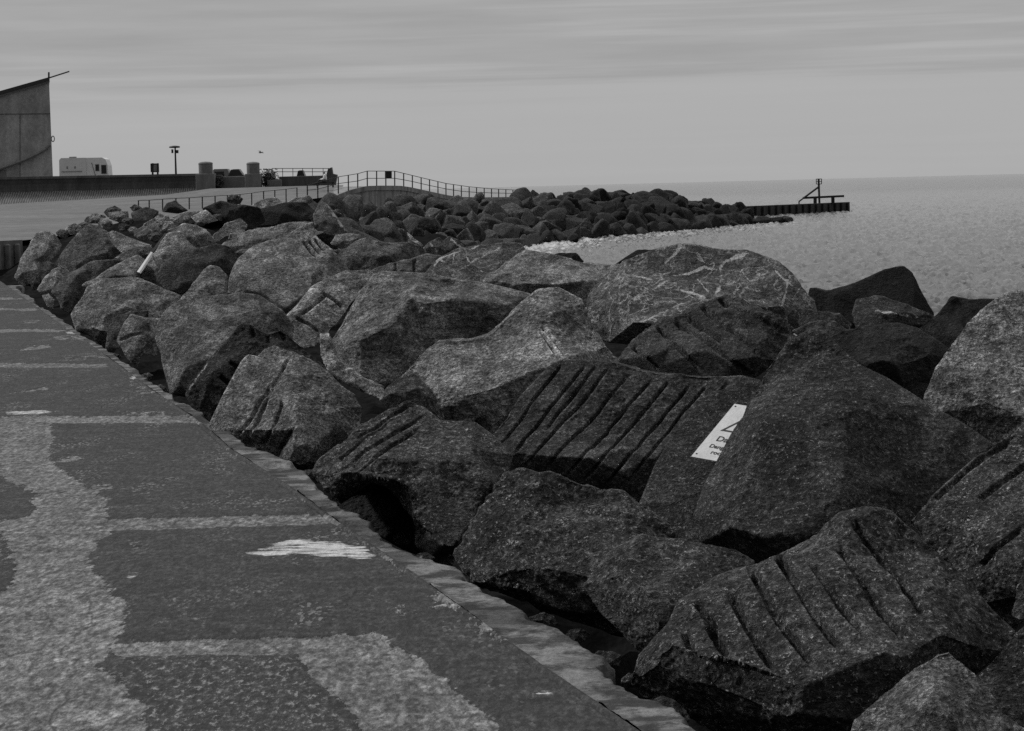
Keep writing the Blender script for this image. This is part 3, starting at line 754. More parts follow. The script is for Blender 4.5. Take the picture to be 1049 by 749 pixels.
rock("ribbed block scored by many parallel drill channels, left of the white danger sign", 14.9,
     [(503,450),(526,419),(551,392),(566,377),(579,371),(605,372),(633,374),(673,380),(709,384),(755,387),(775,392),(765,412),(735,440),(700,470),(672,512),(660,515),(633,506),(600,496),(578,490),(550,487),(523,474)],
     [(535,470,-.05),(600,478,-.1),(655,490,-.12),(580,385,0),(640,390,0),(720,400,0),(620,430,-.03)], .088, lean=.95, res=215,
     grooves=[[(575,376),(512,452)],[(600,376),(524,466)],[(611,376),(560,440)],[(624,378),(536,480)],[(645,382),(556,484)],[(668,386),(580,488)],[(686,388),(600,490)],[(705,394),(622,494)],[(724,392),(645,490)],[(744,392),(664,480)]],
     gw=1.5, gd=.034, rough=.8)
rock("small knobbly stone wedged below the pale saddle-backed boulder", 15.8,
     [(389,410),(396,396),(419,379),(440,396),(452,418),(430,432),(402,424)], [(405,408,-.15),(425,400,-.12)], .125)
rock("pale saddle-backed granite boulder at the centre of the pile", 16.6,
     [(418,376),(433,361),(450,350),(484,346),(504,337),(524,320),(550,299),(570,297),(594,309),(604,328),(620,355),(634,370),(604,398),(545,424),(508,447),(487,439),(456,434),(441,416),(429,396)],
     [(553,330,-.05),(577,368,-.12),(441,410,-.1),(470,420,-.15),(500,411,-.15),(540,390,-.14),(500,365,-.04),(470,375,-.06),(592,345,-.02)],
     .17, lean=.85, grooves=[[(553,338),(566,358),(574,370)],[(556,334),(580,366)],[(419,376),(432,400),(446,420)]], gw=1.8, gd=.03)
rock("pale rounded granite block against the right edge, near the sea", 15.6,
     [(944,410),(954,392),(963,370),(973,354),(990,330),(1011,315),(1026,304),(1040,300),(1076,302),(1098,350),(1090,440),(1050,462),(1010,456),(985,442),(965,426)],
     [(968,416,-.05),(1011,427,-.12),(1042,432,-.14),(1010,350,-.04),(1050,340,-.02)], .15, lean=.7)
rock("dark rounded stone squeezed between the biggest block and the pale right-hand block", 17.0,
     [(842,348),(862,340),(889,333),(920,332),(939,337),(957,348),(971,358),(966,376),(946,412),(932,414),(896,395),(862,368)],
     [(900,345,-.04),(905,375,-.12),(940,390,-.1)], .04, lean=.7)
rock("low grey stone just above the blunt top of the biggest block", 18.2,
     [(812,339),(829,330),(853,328),(878,343),(880,370),(850,362),(826,352)], [(845,342,-.08)], .085)
rock("leaning pale-faced stone with long drill lines and a ridge, beside the kerb", 17.2,
     [(213,438),(230,406),(249,371),(255,365),(265,367),(272,359),(281,354),(299,359),(317,369),(339,381),(364,404),(370,424),(366,442),(331,476),(308,484),(296,479),(278,469),(236,456)],
     [(292,388,-.1),(302,408,-.16),(305,440,-.22),(306,470,-.25),(282,372,-.03),(262,400,-.03),(248,440,-.08),(345,400,-.06),(340,440,-.1)],
     .13, lean=.75, grooves=[[(297,364),(250,452)],[(290,411),(269,458)],[(301,436),(283,466)],[(277,396),(240,450)]], gw=1.8, gd=.03)
rock("curved pale pitted stone like a band, wedged behind the leaning drill-lined stone", 18.6,
     [(328,341),(337,341),(340,357),(350,370),(381,391),(395,396),(392,408),(372,402),(350,391),(336,380),(328,364)],
     [(333,352,-.04),(343,374,-.06),(366,392,-.06)], .30, thick=.5, it=2)
rock("slanting dark stone with ribbed drill scars and a row of notches along its top", 18.2,
     [(632,375),(646,350),(668,331),(701,319),(735,304),(753,299),(778,311),(802,330),(818,346),(802,372),(768,390),(747,392),(707,388),(674,385),(648,382)],
     [(660,360,-.04),(720,372,-.08),(770,372,-.06),(740,320,0),(700,335,-.02)], .082, lean=.9,
     grooves=[[(704,322),(744,354)],[(735,305),(808,339)],[(672,332),(720,382)],[(648,355),(676,380)],[(690,325),(770,385)],[(718,312),(786,368)]], gw=2.8, gd=.05, rough=1.4)
rock("small black notched stone with a pale chipped rim, behind the leaning drill-lined stone", 19.4,
     [(192,404),(196,390),(212,371),(235,347),(246,332),(258,335),(273,340),(288,336),(305,350),(337,380),(320,400),(262,430),(215,440),(203,424)],
     [(208,392,-.03),(238,356,-.02),(230,400,-.12),(265,372,-.06)], .055, lean=.45,
     grooves=[[(258,333),(259,343)],[(273,336),(276,350)],[(288,334),(293,346)],[(225,385),(240,398)],[(235,370),(252,384)]], gw=2.2, gd=.05,
     veins=[(1.4,[(195,398),(203,384),(212,373)])])
rock("small dark stone squeezed between the veined dome and the black hump", 20.0,
     [(816,330),(822,316),(836,318),(860,321),(874,332),(868,346),(834,346)], [(845,330,-.06)], .065)
rock("dark square-topped stone at the water beside the pale right-hand block", 21.5,
     [(938,338),(948,330),(961,320),(975,304),(992,307),(1023,307),(1030,330),(1005,352),(972,366),(950,352)],
     [(962,334,-.05),(985,322,-.02),(985,345,-.1)], .032, lean=.6)
rock("large many-sided grey boulder with an overhanging shadowed front, left of centre", 20.2,
     [(336,353),(345,338),(361,313),(384,283),(393,280),(436,282),(476,288),(510,295),(541,303),(534,322),(506,344),(455,374),(412,396),(388,396),(361,382),(347,369)],
     [(412,296,-.04),(421,303,-.1),(433,309,-.12),(464,306,-.1),(496,310,-.08),(512,316,-.06),(396,342,-.14),(366,374,-.16),(375,320,-.05),(430,345,-.06),(470,335,-.05),(410,378,-.08),(460,290,0)],
     .14, lean=.8, res=120)
rock("great dome-shaped boulder laced with white quartz veins", 22.5,
     [(601,309),(606,296),(616,283),(640,266),(669,256),(699,250),(728,254),(763,256),(782,260),(798,266),(814,280),(821,292),(832,307),(834,322),(822,336),(790,352),(720,358),(660,352),(626,350),(604,342)],
     [(618,300,-.03),(649,330,-.12),(680,332,-.14),(740,320,-.14),(800,312,-.08),(700,280,-.02),(760,285,-.04)],
     .115, lean=.75, res=150, cuts=0, rough=.7, net=.75,
     veins=[(1.7,[(766,258),(752,262),(741,266),(737,275),(738,290),(734,302)]),(1.5,[(684,287),(672,294),(660,300),(650,305)]),(1.1,[(686,288),(700,297),(722,305)]),(1.6,[(697,252),(690,262),(682,268)]),
            (1.0,[(783,262),(800,280),(813,291)]),(.9,[(737,275),(722,272),(705,279),(690,281)]),(.9,[(648,305),(640,300),(628,303)]),(1.2,[(648,331),(672,323),(700,312)]),(.8,[(715,285),(727,300)]),(.8,[(640,270),(650,282),(668,284)]),(.7,[(760,275),(778,300),(790,318)]),(.8,[(808,284),(804,310)])])
rock("flat stone with a pale stripe below the black hump at the water", 23.5,
     [(873,322),(877,306),(896,302),(920,308),(944,317),(959,325),(942,336),(915,340),(880,342)], [(890,318,-.04),(915,326,-.06)], .075, lean=.9,
     veins=[(1.8,[(898,317),(920,322),(940,325)])])
rock("wet black humped rock standing out against the sea on the right", 27.5,
     [(827,302),(830,294),(836,294),(848,298),(865,294),(889,285),(906,277),(925,273),(934,279),(942,296),(950,312),(957,322),(946,336),(896,342),(845,338),(830,322)],
     [(900,300,-.05),(925,300,-.03),(870,315,-.08)], .02, lean=.5, rough=.5)
rock("broad smooth grey boulder at the kerb, behind the notched black stone", 22.0,
     [(161,347),(163,332),(170,320),(184,308),(201,303),(243,301),(264,304),(287,319),(300,334),(300,360),(250,400),(205,412),(191,405),(176,402),(171,384),(166,364)],
     [(200,330,-.08),(190,390,-.12),(190,360,-.1),(255,325,-.05),(240,370,-.12)], .13, lean=.75)
rock("small split stone at the kerb in front of the broad smooth boulder", 25.4,
     [(119,350),(127,331),(134,322),(148,326),(168,327),(170,352),(160,366),(146,362),(141,376),(134,373),(127,362)],
     [(142,340,-.12),(143,358,-.14),(130,352,-.06),(155,345,-.04)], .13, grooves=[[(122,349),(135,343),(146,341)]], gw=1.4, gd=.03)
rock("pale cracked boulder wedged between the many-sided boulder and the long-backed slab", 25.0,
     [(286,331),(304,314),(319,295),(334,284),(351,277),(376,276),(384,282),(374,295),(359,313),(346,332),(330,345),(320,352),(303,352),(289,343)],
     [(330,300,-.04),(315,325,-.08),(345,300,-.04)], .2, lean=.9, grooves=[[(330,300),(342,306),(352,315)],[(303,326),(316,332),(328,341)],[(310,322),(335,302)]], gw=1.5, gd=.05)
rock("flat-topped overhanging slab left of the veined dome", 26.5,
     [(493,288),(502,279),(520,268),(539,257),(562,261),(596,268),(634,270),(628,290),(612,310),(596,314),(575,303),(550,301),(530,304),(512,299),(497,294)],
     [(505,283,-.08),(530,283,-.12),(565,284,-.14),(600,288,-.1),(560,270,0)], .16, lean=1.1, cuts=1)
rock("pale peaked stone standing behind the broad smooth boulder", 26.5,
     [(183,309),(196,292),(207,277),(215,272),(226,274),(233,282),(233,304),(215,312)], [(217,284,-.04),(208,300,-.1),(228,295,-.04)], .17, lean=.8)
rock("hunched boulder with a pale left flank and dark right flank, at the kerb", 30.5,
     [(74,322),(82,308),(90,295),(107,287),(133,284),(153,289),(184,304),(178,320),(160,338),(130,352),(107,358),(92,344),(79,338)],
     [(128,294,-.06),(120,322,-.16),(104,335,-.14),(98,310,-.06),(155,310,-.02)], .16, lean=.7)
rock("little dark stone leaning on the hunched boulder's foot", 27.5,
     [(108,358),(111,334),(118,324),(132,319),(152,318),(152,337),(128,352),(116,362)], [(125,335,-.1)], .09)
rock("long sloping slab with drill nicks near its crest and a deep shadow under its front", 30.0,
     [(239,277),(245,266),(262,251),(291,243),(304,236),(320,228),(324,242),(341,254),(359,276),(350,292),(322,304),(304,318),(289,319),(272,309),(245,305),(235,300),(236,288)],
     [(245,283,-.08),(262,288,-.12),(283,294,-.13),(302,305,-.12),(292,254,-.03),(312,246,0),(328,270,-.03),(280,270,-.05)], .15, lean=1.0,
     grooves=[[(311,247),(323,260)],[(316,245),(328,258)],[(322,244),(333,255)]], gw=1.5, gd=.09)
rock("tilted flat slab with a white vein running up it, before the far breakwater", 31.5,
     [(433,284),(442,272),(451,263),(467,255),(493,250),(522,249),(532,250),(538,257),(532,265),(501,282),(488,294),(450,298)],
     [(470,280,-.02),(510,262,0)], .11, lean=1.1, cuts=0, rough=.5, net=.4,
     veins=[(1.0,[(511,253),(490,265),(456,286)]),(.8,[(478,263),(484,270),(494,277)]),(.8,[(452,265),(461,273),(466,259)]),(.7,[(444,272),(452,264),(490,252)])])
rock("dark stone lying under the peaked pale stone, front in deep shadow", 32.5,
     [(160,283),(169,270),(184,258),(200,255),(222,249),(234,252),(247,263),(243,276),(225,285),(200,296),(186,301),(169,295),(161,289)],
     [(190,270,-.06),(200,280,-.08),(225,265,-.03),(175,285,-.05)], .085, lean=.6)
rock("cracked grey slab lying just before the tilted white-veined slab", 33.5,
     [(377,279),(399,269),(422,265),(437,260),(453,262),(448,275),(437,288),(405,290),(380,288)], [(410,276,-.06),(437,270,-.02)], .125, lean=.9,
     grooves=[[(425,264),(424,282)],[(405,268),(404,283)]], gw=1.2, gd=.05)
rock("pale tapering slab on the near side of the white edged board", 36.0,
     [(83,293),(95,284),(114,273),(141,261),(150,267),(138,285),(120,292),(100,297)], [(115,281,-.06)], .155, lean=.9)
rock("pale smooth flank of stone on the far side of the white edged board", 36.5,
     [(143,284),(154,263),(171,239),(186,237),(194,247),(203,257),(186,264),(170,276),(162,290),(148,290)], [(170,256,-.04),(160,272,-.06)], .16, lean=.85)
rock("broken-topped long stone behind the cracked grey slab", 36.5,
     [(339,256),(351,254),(365,247),(376,244),(395,248),(418,249),(433,253),(439,262),(418,272),(391,278),(376,279),(357,279),(346,268)],
     [(365,258,-.04),(385,264,-.06),(410,260,-.03)], .115, lean=.8, rough=1.4)
rock("low black rock awash beside the flat-topped slab", 36.0, [(562,263),(573,259),(590,259),(599,268),(588,274),(565,272)], [(580,266,-.05)], .02)
rock("thin black rock edge behind the veined dome's left shoulder", 30.0, [(629,272),(642,263),(653,256),(677,255),(684,262),(665,275),(640,278)], [(655,265,-.05)], .02)
rock("large dark tilted stone above the small pale kerb stone, far left of the pile", 37.0,
     [(53,298),(60,288),(72,278),(92,268),(122,266),(110,279),(92,291),(82,308),(73,322),(63,316)], [(80,282,-.06),(70,300,-.08)], .105, lean=.7)
rock("small pale rounded stone at the kerb, far left of the pile", 40.5,
     [(37,297),(45,285),(53,276),(63,273),(72,278),(62,290),(54,302),(46,304)], [(55,288,-.1)], .2)
rock("knob of pale stone at the kerb under the small pale rounded stone", 38.5, [(43,303),(50,301),(56,307),(54,318),(48,314)], [(50,309,-.1)], .15)
rock("long split stone lying across the pile in front of the dark hollow", 41.0,
     [(227,251),(234,239),(257,235),(283,230),(316,227),(321,232),(304,239),(291,245),(272,252),(257,256),(236,258)], [(257,246,-.02),(290,236,0),(245,250,-.02)], .135, lean=.9, rough=1.4, strata=(.3,0,1,5,.02))
rock("rounded grey stone behind the pale smooth flank", 42.5,
     [(171,236),(188,229),(201,230),(215,238),(222,250),(208,258),(192,256),(178,248)], [(197,243,-.06)], .14)
rock("big rounded boulder heaped with rubble, far left of the pile", 47.0,
     [(52,270),(65,256),(82,237),(92,229),(103,230),(113,239),(122,249),(134,257),(118,268),(92,272),(72,279),(57,276)], [(90,250,-.08),(110,258,-.06),(70,266,-.06)], .115)
rock("flat stone lying under the dark far stone, behind the long split stone", 47.0, [(216,243),(230,229),(247,223),(254,231),(249,239),(232,242),(222,248)], [(237,233,-.04)], .13)
rock("slim pale slab in the rubble, pointing at the white edged board", 46.0, [(108,239),(116,236),(133,243),(156,251),(150,262),(130,264),(116,251)], [(132,252,-.05)], .15, lean=1.0)
rock("long narrow stone below the slim pale slab", 43.0, [(114,267),(133,254),(153,250),(158,258),(143,266),(122,272)], [(138,261,-.05)], .13)
rock("pale-flanked upright stone nearest the ribbed concrete block", 54.0,
     [(15,284),(22,263),(36,240),(48,236),(58,242),(64,251),(56,263),(44,274),(38,287),(22,294)], [(40,256,-.1),(34,276,-.12),(30,262,-.06)], .155)
rock("small dark stone at the foot of the pale-flanked upright stone", 47.5, [(38,273),(48,267),(58,271),(55,283),(44,290)], [(48,278,-.08)], .08)
rock("tiny stone at the kerb below the pale-flanked upright stone", 48.5, [(29,288),(38,281),(43,292),(34,298)], [(36,289,-.08)], .09)
rock("dark jumbled stone along the far crest, left of the fence's first posts", 62.0, [(134,218),(150,212),(163,216),(160,230),(146,237),(136,238)], [(149,225,-.05)], .085)
rock("dark three-cornered stone under the low fence", 75.0, [(165,217),(171,208),(180,205),(193,216),(182,219)], [(180,212,-.05)], .075)
rock("bright flat stone on the far crest below the low fence", 62.0, [(194,222),(211,215),(224,226),(214,229),(200,228)], [(210,222,-.04)], .30)
rock("crumpled stone beside the bright flat stone on the far crest", 64.0, [(176,222),(190,217),(204,216),(206,226),(190,232),(178,230)], [(190,224,-.05)], .15)
rock("long black rock in the hollow of the far pile", 70.0, [(207,214),(226,206),(249,210),(266,213),(272,226),(255,236),(228,229)], [(238,220,-.05)], .035)
rock("black stone to the right of the long black rock", 72.0, [(258,216),(291,208),(314,206),(324,216),(320,226),(284,232),(262,232)], [(290,218,-.05)], .035)
rock("pale slab perched above the black stone on the far crest", 76.0, [(257,210),(268,204),(283,202),(291,208),(277,215),(264,217)], [(275,209,-.05)], .15)
rock("flat pale stone under the fence where it begins to climb", 82.0, [(289,210),(303,202),(317,200),(322,207),(305,211)], [(305,206,-.03)], .16)
rock("tall slab leaning to the right, with a pale edge, before the breakwater", 62.0,
     [(320,220),(328,205),(337,210),(357,239),(350,243),(336,240),(323,234)], [(335,222,-.02)], .12, veins=[(1.2,[(337,212),(355,238)])])
rock("knobbly little stone below the leaning slab's foot", 46.0, [(338,250),(344,240),(357,239),(370,240),(368,250),(350,255)], [(354,246,-.05)], .13)
rock("left one of two striped small stones before the breakwater", 42.0, [(432,256),(440,247),(450,243),(458,250),(456,260),(442,262)], [(446,252,-.05)], .12, veins=[(.8,[(441,250),(447,257)])])
rock("right one of two striped small stones before the breakwater", 43.0, [(450,250),(460,242),(470,246),(476,255),(468,262),(455,260)], [(463,251,-.05)], .12, veins=[(.8,[(462,245),(472,254)])])
rock("little weedy dark lump of stone sitting on the broken ledge in the foreground", 7.95,
     [(661,730),(668,718),(678,713),(690,717),(702,726),(707,738),(694,744),(672,740)], [(684,725,-.15),(676,735,-.12)], .05, rough=2.0, res=40)

# loose rubble heaped on the far-left crest: small, pale, one by one
spots = [(76,235,52,9,.2),(86,231,54,8,.16),(100,224,58,11,.24),(108,229,56,9,.19),(92,226,60,7,.13),(122,222,60,12,.17),(116,217,66,9,.11),(131,227,58,8,.12),
         (148,240,52,13,.17),(158,232,55,12,.18),(166,226,60,10,.15),(172,232,53,9,.16),(136,236,54,6,.2),(160,243,50,9,.13),(127,233,56,7,.09),(183,229,56,8,.14),
         (182,226,66,8,.13),(205,226,66,9,.1),(225,222,70,8,.12),(240,205,84,9,.10),(152,218,72,8,.12),(64,240,52,7,.12),(140,214,80,7,.1),(118,244,50,8,.12),(176,243,48,8,.13)]
where = ["at the heap's left foot","second from the heap's left foot","brightest of the heap, on the big rounded boulder","beside the brightest stone","above the brightest stone","long flat one near the dark jumbled stone","dark one behind the long flat one","below the long flat one",
         "largest in the heap's middle","over the largest in the middle","high in the middle under the fence","right of the middle stones","tiny bright one in the middle","below the largest in the middle","dark little one left of the middle","against the rounded grey stone",
         "under the crumpled stone","below the bright flat stone","on the long black rock's left end","alone on the crest behind the long black rock","under the fence's first post","low on the left slope of the big rounded boulder","topmost under the fence's first posts","by the slim pale slab","over the rounded grey stone"]
for (x, y, Y, wd, al), wh in zip(spots, where):
    pr = random.Random(int(x * 31 + y)); n = 7; a0 = pr.random() * 6
    ol = [(x + wd * 1.0 * math.cos(a0 + k * 6.283 / n) * pr.uniform(.75, 1.15), y + wd * .66 * math.sin(a0 + k * 6.283 / n) * pr.uniform(.7, 1.15)) for k in range(n)]
    rock("small rubble stone, " + wh, Y, ol, [(x + pr.uniform(-2, 2), y + pr.uniform(-1, 1), -.12)], al * .9, res=40, it=1, cuts=6,
         name="rubble_stone", group="rubble stones heaped on the far-left crest", cat="stone", rough=1.6)

# small stones caught in the gap along the kerb
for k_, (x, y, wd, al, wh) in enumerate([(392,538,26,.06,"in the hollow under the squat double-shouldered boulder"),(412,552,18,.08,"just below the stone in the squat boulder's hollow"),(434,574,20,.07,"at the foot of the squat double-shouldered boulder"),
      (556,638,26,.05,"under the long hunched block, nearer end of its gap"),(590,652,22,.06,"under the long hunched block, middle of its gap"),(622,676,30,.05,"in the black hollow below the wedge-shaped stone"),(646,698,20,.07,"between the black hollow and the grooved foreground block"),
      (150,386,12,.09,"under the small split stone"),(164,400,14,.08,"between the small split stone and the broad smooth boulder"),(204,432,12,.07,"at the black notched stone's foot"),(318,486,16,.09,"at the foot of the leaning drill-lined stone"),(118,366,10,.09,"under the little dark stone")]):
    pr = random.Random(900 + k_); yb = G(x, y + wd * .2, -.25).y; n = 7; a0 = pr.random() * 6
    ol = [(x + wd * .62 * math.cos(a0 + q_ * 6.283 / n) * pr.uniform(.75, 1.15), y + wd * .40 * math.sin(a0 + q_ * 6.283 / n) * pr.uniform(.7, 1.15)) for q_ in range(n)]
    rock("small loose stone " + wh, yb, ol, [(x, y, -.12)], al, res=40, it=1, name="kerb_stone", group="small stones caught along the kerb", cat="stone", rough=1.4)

# ---- the far breakwater: individual rocks on its seaward slope -----------
def far_rock_mesh(seed):
    r = random.Random(seed); bm = bmesh.new(); bmesh.ops.create_icosphere(bm, subdivisions=4, radius=1.0)
    me = bpy.data.meshes.new("breakwater_rock"); bm.to_mesh(me); bm.free()
    n = len(me.vertices); co = np.empty(n * 3); me.vertices.foreach_get("co", co); co = co.reshape(-1, 3)
    nrm = []; ds = []
    for k in range(r.randint(8, 12)):
        v = Vector((r.gauss(0, 1), r.gauss(0, 1), r.gauss(0, 1))).normalized(); nrm.append(v); ds.append(r.uniform(.55, 1.0))
    A = np.array(nrm); D = np.array(ds)
    dots = np.maximum(co @ A.T, 0) / D
    p = 45.0; rad = (np.sum(dots ** p, 1) + 1e-6) ** (-1 / p); rad = np.minimum(rad, 1.35)
    c2 = co * rad[:, None]
    rad *= 1 + .05 * fbm(c2 * 1.7 + seed, 3) + .03 * ridged(c2 * 4 + seed, 2)
    me.vertices.foreach_set("co", (co * rad[:, None]).ravel()); me.update()
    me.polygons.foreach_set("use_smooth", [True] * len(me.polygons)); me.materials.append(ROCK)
    return me
FAR = [far_rock_mesh(100 + k) for k in range(12)]
def far_rock(loc, size, alb, r, label, group):
    o = bpy.data.objects.new("breakwater_rock", FAR[r.randrange(len(FAR))]); COL.objects.link(o)
    o.location = loc; o.rotation_euler = (r.uniform(0, 6.28), r.uniform(0, 6.28), r.uniform(0, 6.28))
    o.scale = (size * r.uniform(.85, 1.25), size * r.uniform(.8, 1.1), size * r.uniform(.6, .95)); o.color = (alb, .15, 0, 1)
    tag(o, label, "boulder", group); return o
# foot (water line) and crest of the slope, photograph pixels and distance
CREST = [(318,211,110),(360,208,150),(400,207,158),(440,207,163),(480,208,166),(520,206,168),(560,200.5,170),(600,200,172),(640,200.5,175),(680,201,178),(708,206.5,182),(735,214,186),(768,216,192)]
def along(tab, u):
    k = u * (len(tab) - 1); i = min(int(k), len(tab) - 2); t = k - i
    return tuple(a + (b - a) * t for a, b in zip(tab[i], tab[i + 1]))
r = random.Random(5)
LB = "one of the many look-alike dark boulders piled along the far breakwater"
GB = "boulders of the far breakwater"
core = []
NU = 66
for j, t in enumerate((0.0, .17, .34, .52, .7, .86, 1.0)):
    cnt = int(NU * (.62 if j < 1 else .6))
    for i in range(cnt):
        u = min(max((i + .5 * (j % 2) + r.uniform(-.25, .25)) / cnt, 0), 1)
        a = P(*along(FOOT, u)); b = P(*along(CREST, u))
        if u < .16 and t > .75: continue
        tt = t + r.uniform(-.06, .06)
        loc = a.lerp(b, tt); loc.z = a.z + (b.z - a.z) * max(tt, 0) ** .8
        size = r.uniform(.55, 1.05) * (1.0 if u > .35 else .9)
        loc.z -= size * (.55 if t > .9 else .35)
        alb = (r.uniform(.03, .09) if u < .5 else r.uniform(.016, .04)) if u < .62 else r.uniform(.01, .026)
        if u < .45 and r.random() < .12: alb *= 1.5
        if t < .1 and u > .45: alb = r.uniform(.02, .04)
        if u > .9 and t > .5 and r.random() < .4: continue
        far_rock(loc, size, alb, r, LB, GB)
# low outliers at the tip, awash
for k, (x, y, Y) in enumerate([(776,226,186),(783,226.5,185),(790,225,187),(797,226,188),(802,224,190)]):
    o = far_rock(P(x, y, Y), .55, .02, r, "low black rock awash off the breakwater's tip, beside the groyne", "rocks awash off the breakwater tip")
    o.scale = (1.0, .6, .28); o.rotation_euler = (0.1, 0.1, k)
far_rock(P(588, 247, 139), .4, .02, r, "single low rock awash in front of the breakwater's foot", None)
# bright slivers of split stone that stand out of the breakwater
def shard(label, Y, pl, alb): rock(label, Y, pl, [], alb, res=40, it=1, name="boulder", thick=.35, group=None)
shard("thin pale split shard standing out low on the breakwater, left end", 100, [(411,234),(416,237),(434,251),(432,252),(420,246)], .26)
shard("pale triangular shard propped at the middle of the breakwater's foot", 136, [(593,231),(602,222),(609,233),(598,233)], .10)
# earth and stone core of the breakwater, hidden behind its rocks
vs = []; fs = []
for i in range(13):
    a = P(*FOOT[i]); b = P(*CREST[i]); d = (b - a); d.z = 0
    vs += [a + Vector((0, 0, -2)) + d * .12, a.lerp(b, .55) + Vector((0, 0, -.7)), b + Vector((0, 0, -.9)), b + d.normalized() * 5 + Vector((0, 0, -1.0)), b + d.normalized() * 9 + Vector((0, 0, -4.5))]
    if i:
        for j in range(4): fs.append(((i-1)*5+j, i*5+j, i*5+j+1, (i-1)*5+j+1))
tag(link("breakwater_core", mesh_from("breakwater_core", vs, fs), plain("core_fill", .03, .9)), kind="structure")
# ------------------------------------------------------------------ far structures and small things
DARKM = plain("dark_painted_steel", 0.03, 0.6, 0.2, 4, 0.05)
WALLM = plain("weathered_dark_concrete", 0.10, 0.9, 0.35, 0.8, 0.3, (1, 1, .15), .05)
PILL = plain("pillar_concrete", 0.17, 0.9, 0.25, 1.2, 0.3, (1, 1, .4), .04)
TIMB = plain("wet_dark_timber", 0.03, 0.7, 0.4, 3.0, 0.3, (1, 1, .3))
WHITE = plain("white_paint", 0.72, 0.45, 0.06, 2.0, 0.0)
GLASS = plain("dark_glass", 0.03, 0.08, 0.1, 1.0, 0.0)
GREYP = plain("grey_paint", 0.22, 0.5, 0.1, 2.0, 0.0)
RUB = plain("black_rubber", 0.02, 0.8, 0.1, 3.0, 0.0)

# sea wall with a curved overhanging parapet, standing on a sloping stone apron
def wall_pts():
    a = P(-60, 181.2, 197); b = P(0, 181.0, 200); c = P(205, 180.3, 213)
    zt = 3.62
    out_ = []
    for p in (P(-200, 181, 188), a, b, P(100, 181, 206), c): out_.append(Vector((p.x, p.y, zt)))
    return out_
WP = wall_pts()
t0 = empty("sea_wall", WP[2] - Vector((0, 0, 3)))
tag(t0, "long dark curved-top sea wall with a sloping ribbed stone apron at its foot", "sea wall")
def sweep(path, prof, name, mat, parent):
    n = len(path); m = len(prof); vs = []; fs = []
    for i, p in enumerate(path):
        d = (path[min(i+1, n-1)] - path[max(i-1, 0)]); d.z = 0; d.normalize(); nn = Vector((d.y, -d.x, 0))    # towards the viewer
        for o_, z in prof: vs.append(Vector((p.x, p.y, 0)) + nn * o_ + Vector((0, 0, z)))
    for i in range(n - 1):
        for j in range(m):
            k = (j + 1) % m; fs.append((i*m+j, (i+1)*m+j, (i+1)*m+k, i*m+k))
    fs.append(tuple(range(m))); fs.append(tuple((n-1)*m + j for j in range(m))[::-1])
    bm = bmesh.new(); me = mesh_from(name, vs, fs); bm.from_mesh(me); bmesh.ops.recalc_face_normals(bm, faces=bm.faces[:]); bm.to_mesh(me); bm.free()
    o = link(name, me, mat, parent)
    if parent is not None: o.matrix_parent_inverse = Matrix.Translation(-parent.location)
    return o
sweep(WP, [(0.35, 3.62), (0.38, 3.42), (0.22, 3.30), (0.02, 2.95), (-.05, 2.6), (-.05, 2.2), (-.9, 2.2), (-.9, 3.62)], "parapet", WALLM, t0)
ta = NT("ribbed_stone_apron"); v = ta.coord(scale=(1.0, 1.0, .55), rot=(0, R(28), 0)); wv = ta.node("ShaderNodeTexWave"); wv.bands_direction = 'X'
wv.inputs["Scale"].default_value = 2.0; wv.inputs["Distortion"].default_value = 2.0; wv.inputs["Detail"].default_value = 3
ta.l.new(v, wv.inputs["Vector"]); nn_ = ta.noise(ta.coord(), 1.3, 5, .65)
ta.base(ta.math('MULTIPLY', ta.rng(wv.outputs["Fac"], 0, 1, .06, .16), ta.rng(nn_, .3, .7, .75, 1.3))); ta.bump(wv.outputs["Fac"], .6, .06)
sweep(WP, [(0.3, 2.35), (5.2, .62), (5.2, .2), (-.3, .2), (-.3, 2.35)], "apron", ta.m, t0)

# two round-capped gate pillars
def pillar(x0, x1, dx0, dx1, ytop, ymid, ybot, Y, label):
    w_ = Y / F
    b = P((x0 + x1) / 2, ybot, Y); top = P((dx0 + dx1) / 2, ytop, Y); mid = P((x0 + x1) / 2, ymid, Y)
    e = empty("gate_pillar", b); tag(e, label, "pillar", "round-capped pillars of the sea wall gap")
    bw_ = (x1 - x0) * w_
    MB().box((0, 0, (mid.z - b.z) / 2 - .2), (bw_, bw_ * .9, mid.z - b.z + .4), bevel=.06).build("base", PILL, e)
    r_ = (dx1 - dx0) * w_ / 2; h0 = mid.z - b.z; h1 = top.z - b.z
    MB().lathe([(r_ * .99, h0 - .02), (r_, h0 + .1), (r_, h1 - .18), (r_ * 1.03, h1 - .17), (r_ * 1.03, h1 - .1), (r_ * .93, h1 - .03), (r_ * .6, h1 + .03), (.02, h1 + .06)], (0, 0, 0), 28).build("drum", PILL, e, False)
    return e
pillar(202, 221, 205.6, 220, 166.2, 178, 194.5, 206, "stout round-capped concrete pillar at the end of the long dark sea wall")
pillar(252, 268, 255, 268.2, 166.4, 178, 193, 206, "stout round-capped concrete pillar between the parked cars and the railed harbour wall")
def wallbox(name, label, cat, x0, x1, yt, yb, Y, depth, mat, bevel=.05):
    a = P(x0, yb, Y); b = P(x1, yt, Y)
    o = MB().box(((a.x + b.x) / 2, Y + depth / 2, (a.z + b.z) / 2 - .15), (b.x - a.x, depth, b.z - a.z + .3), bevel=bevel).build(name, mat, None, False, ((a.x + b.x) / 2, Y, a.z - .3))
    return tag(o, label, cat)
wallbox("block_wall", "low pale rough block wall between the two round-capped pillars", "wall", 228, 251.5, 180.5, 193, 207, .8, PILL)
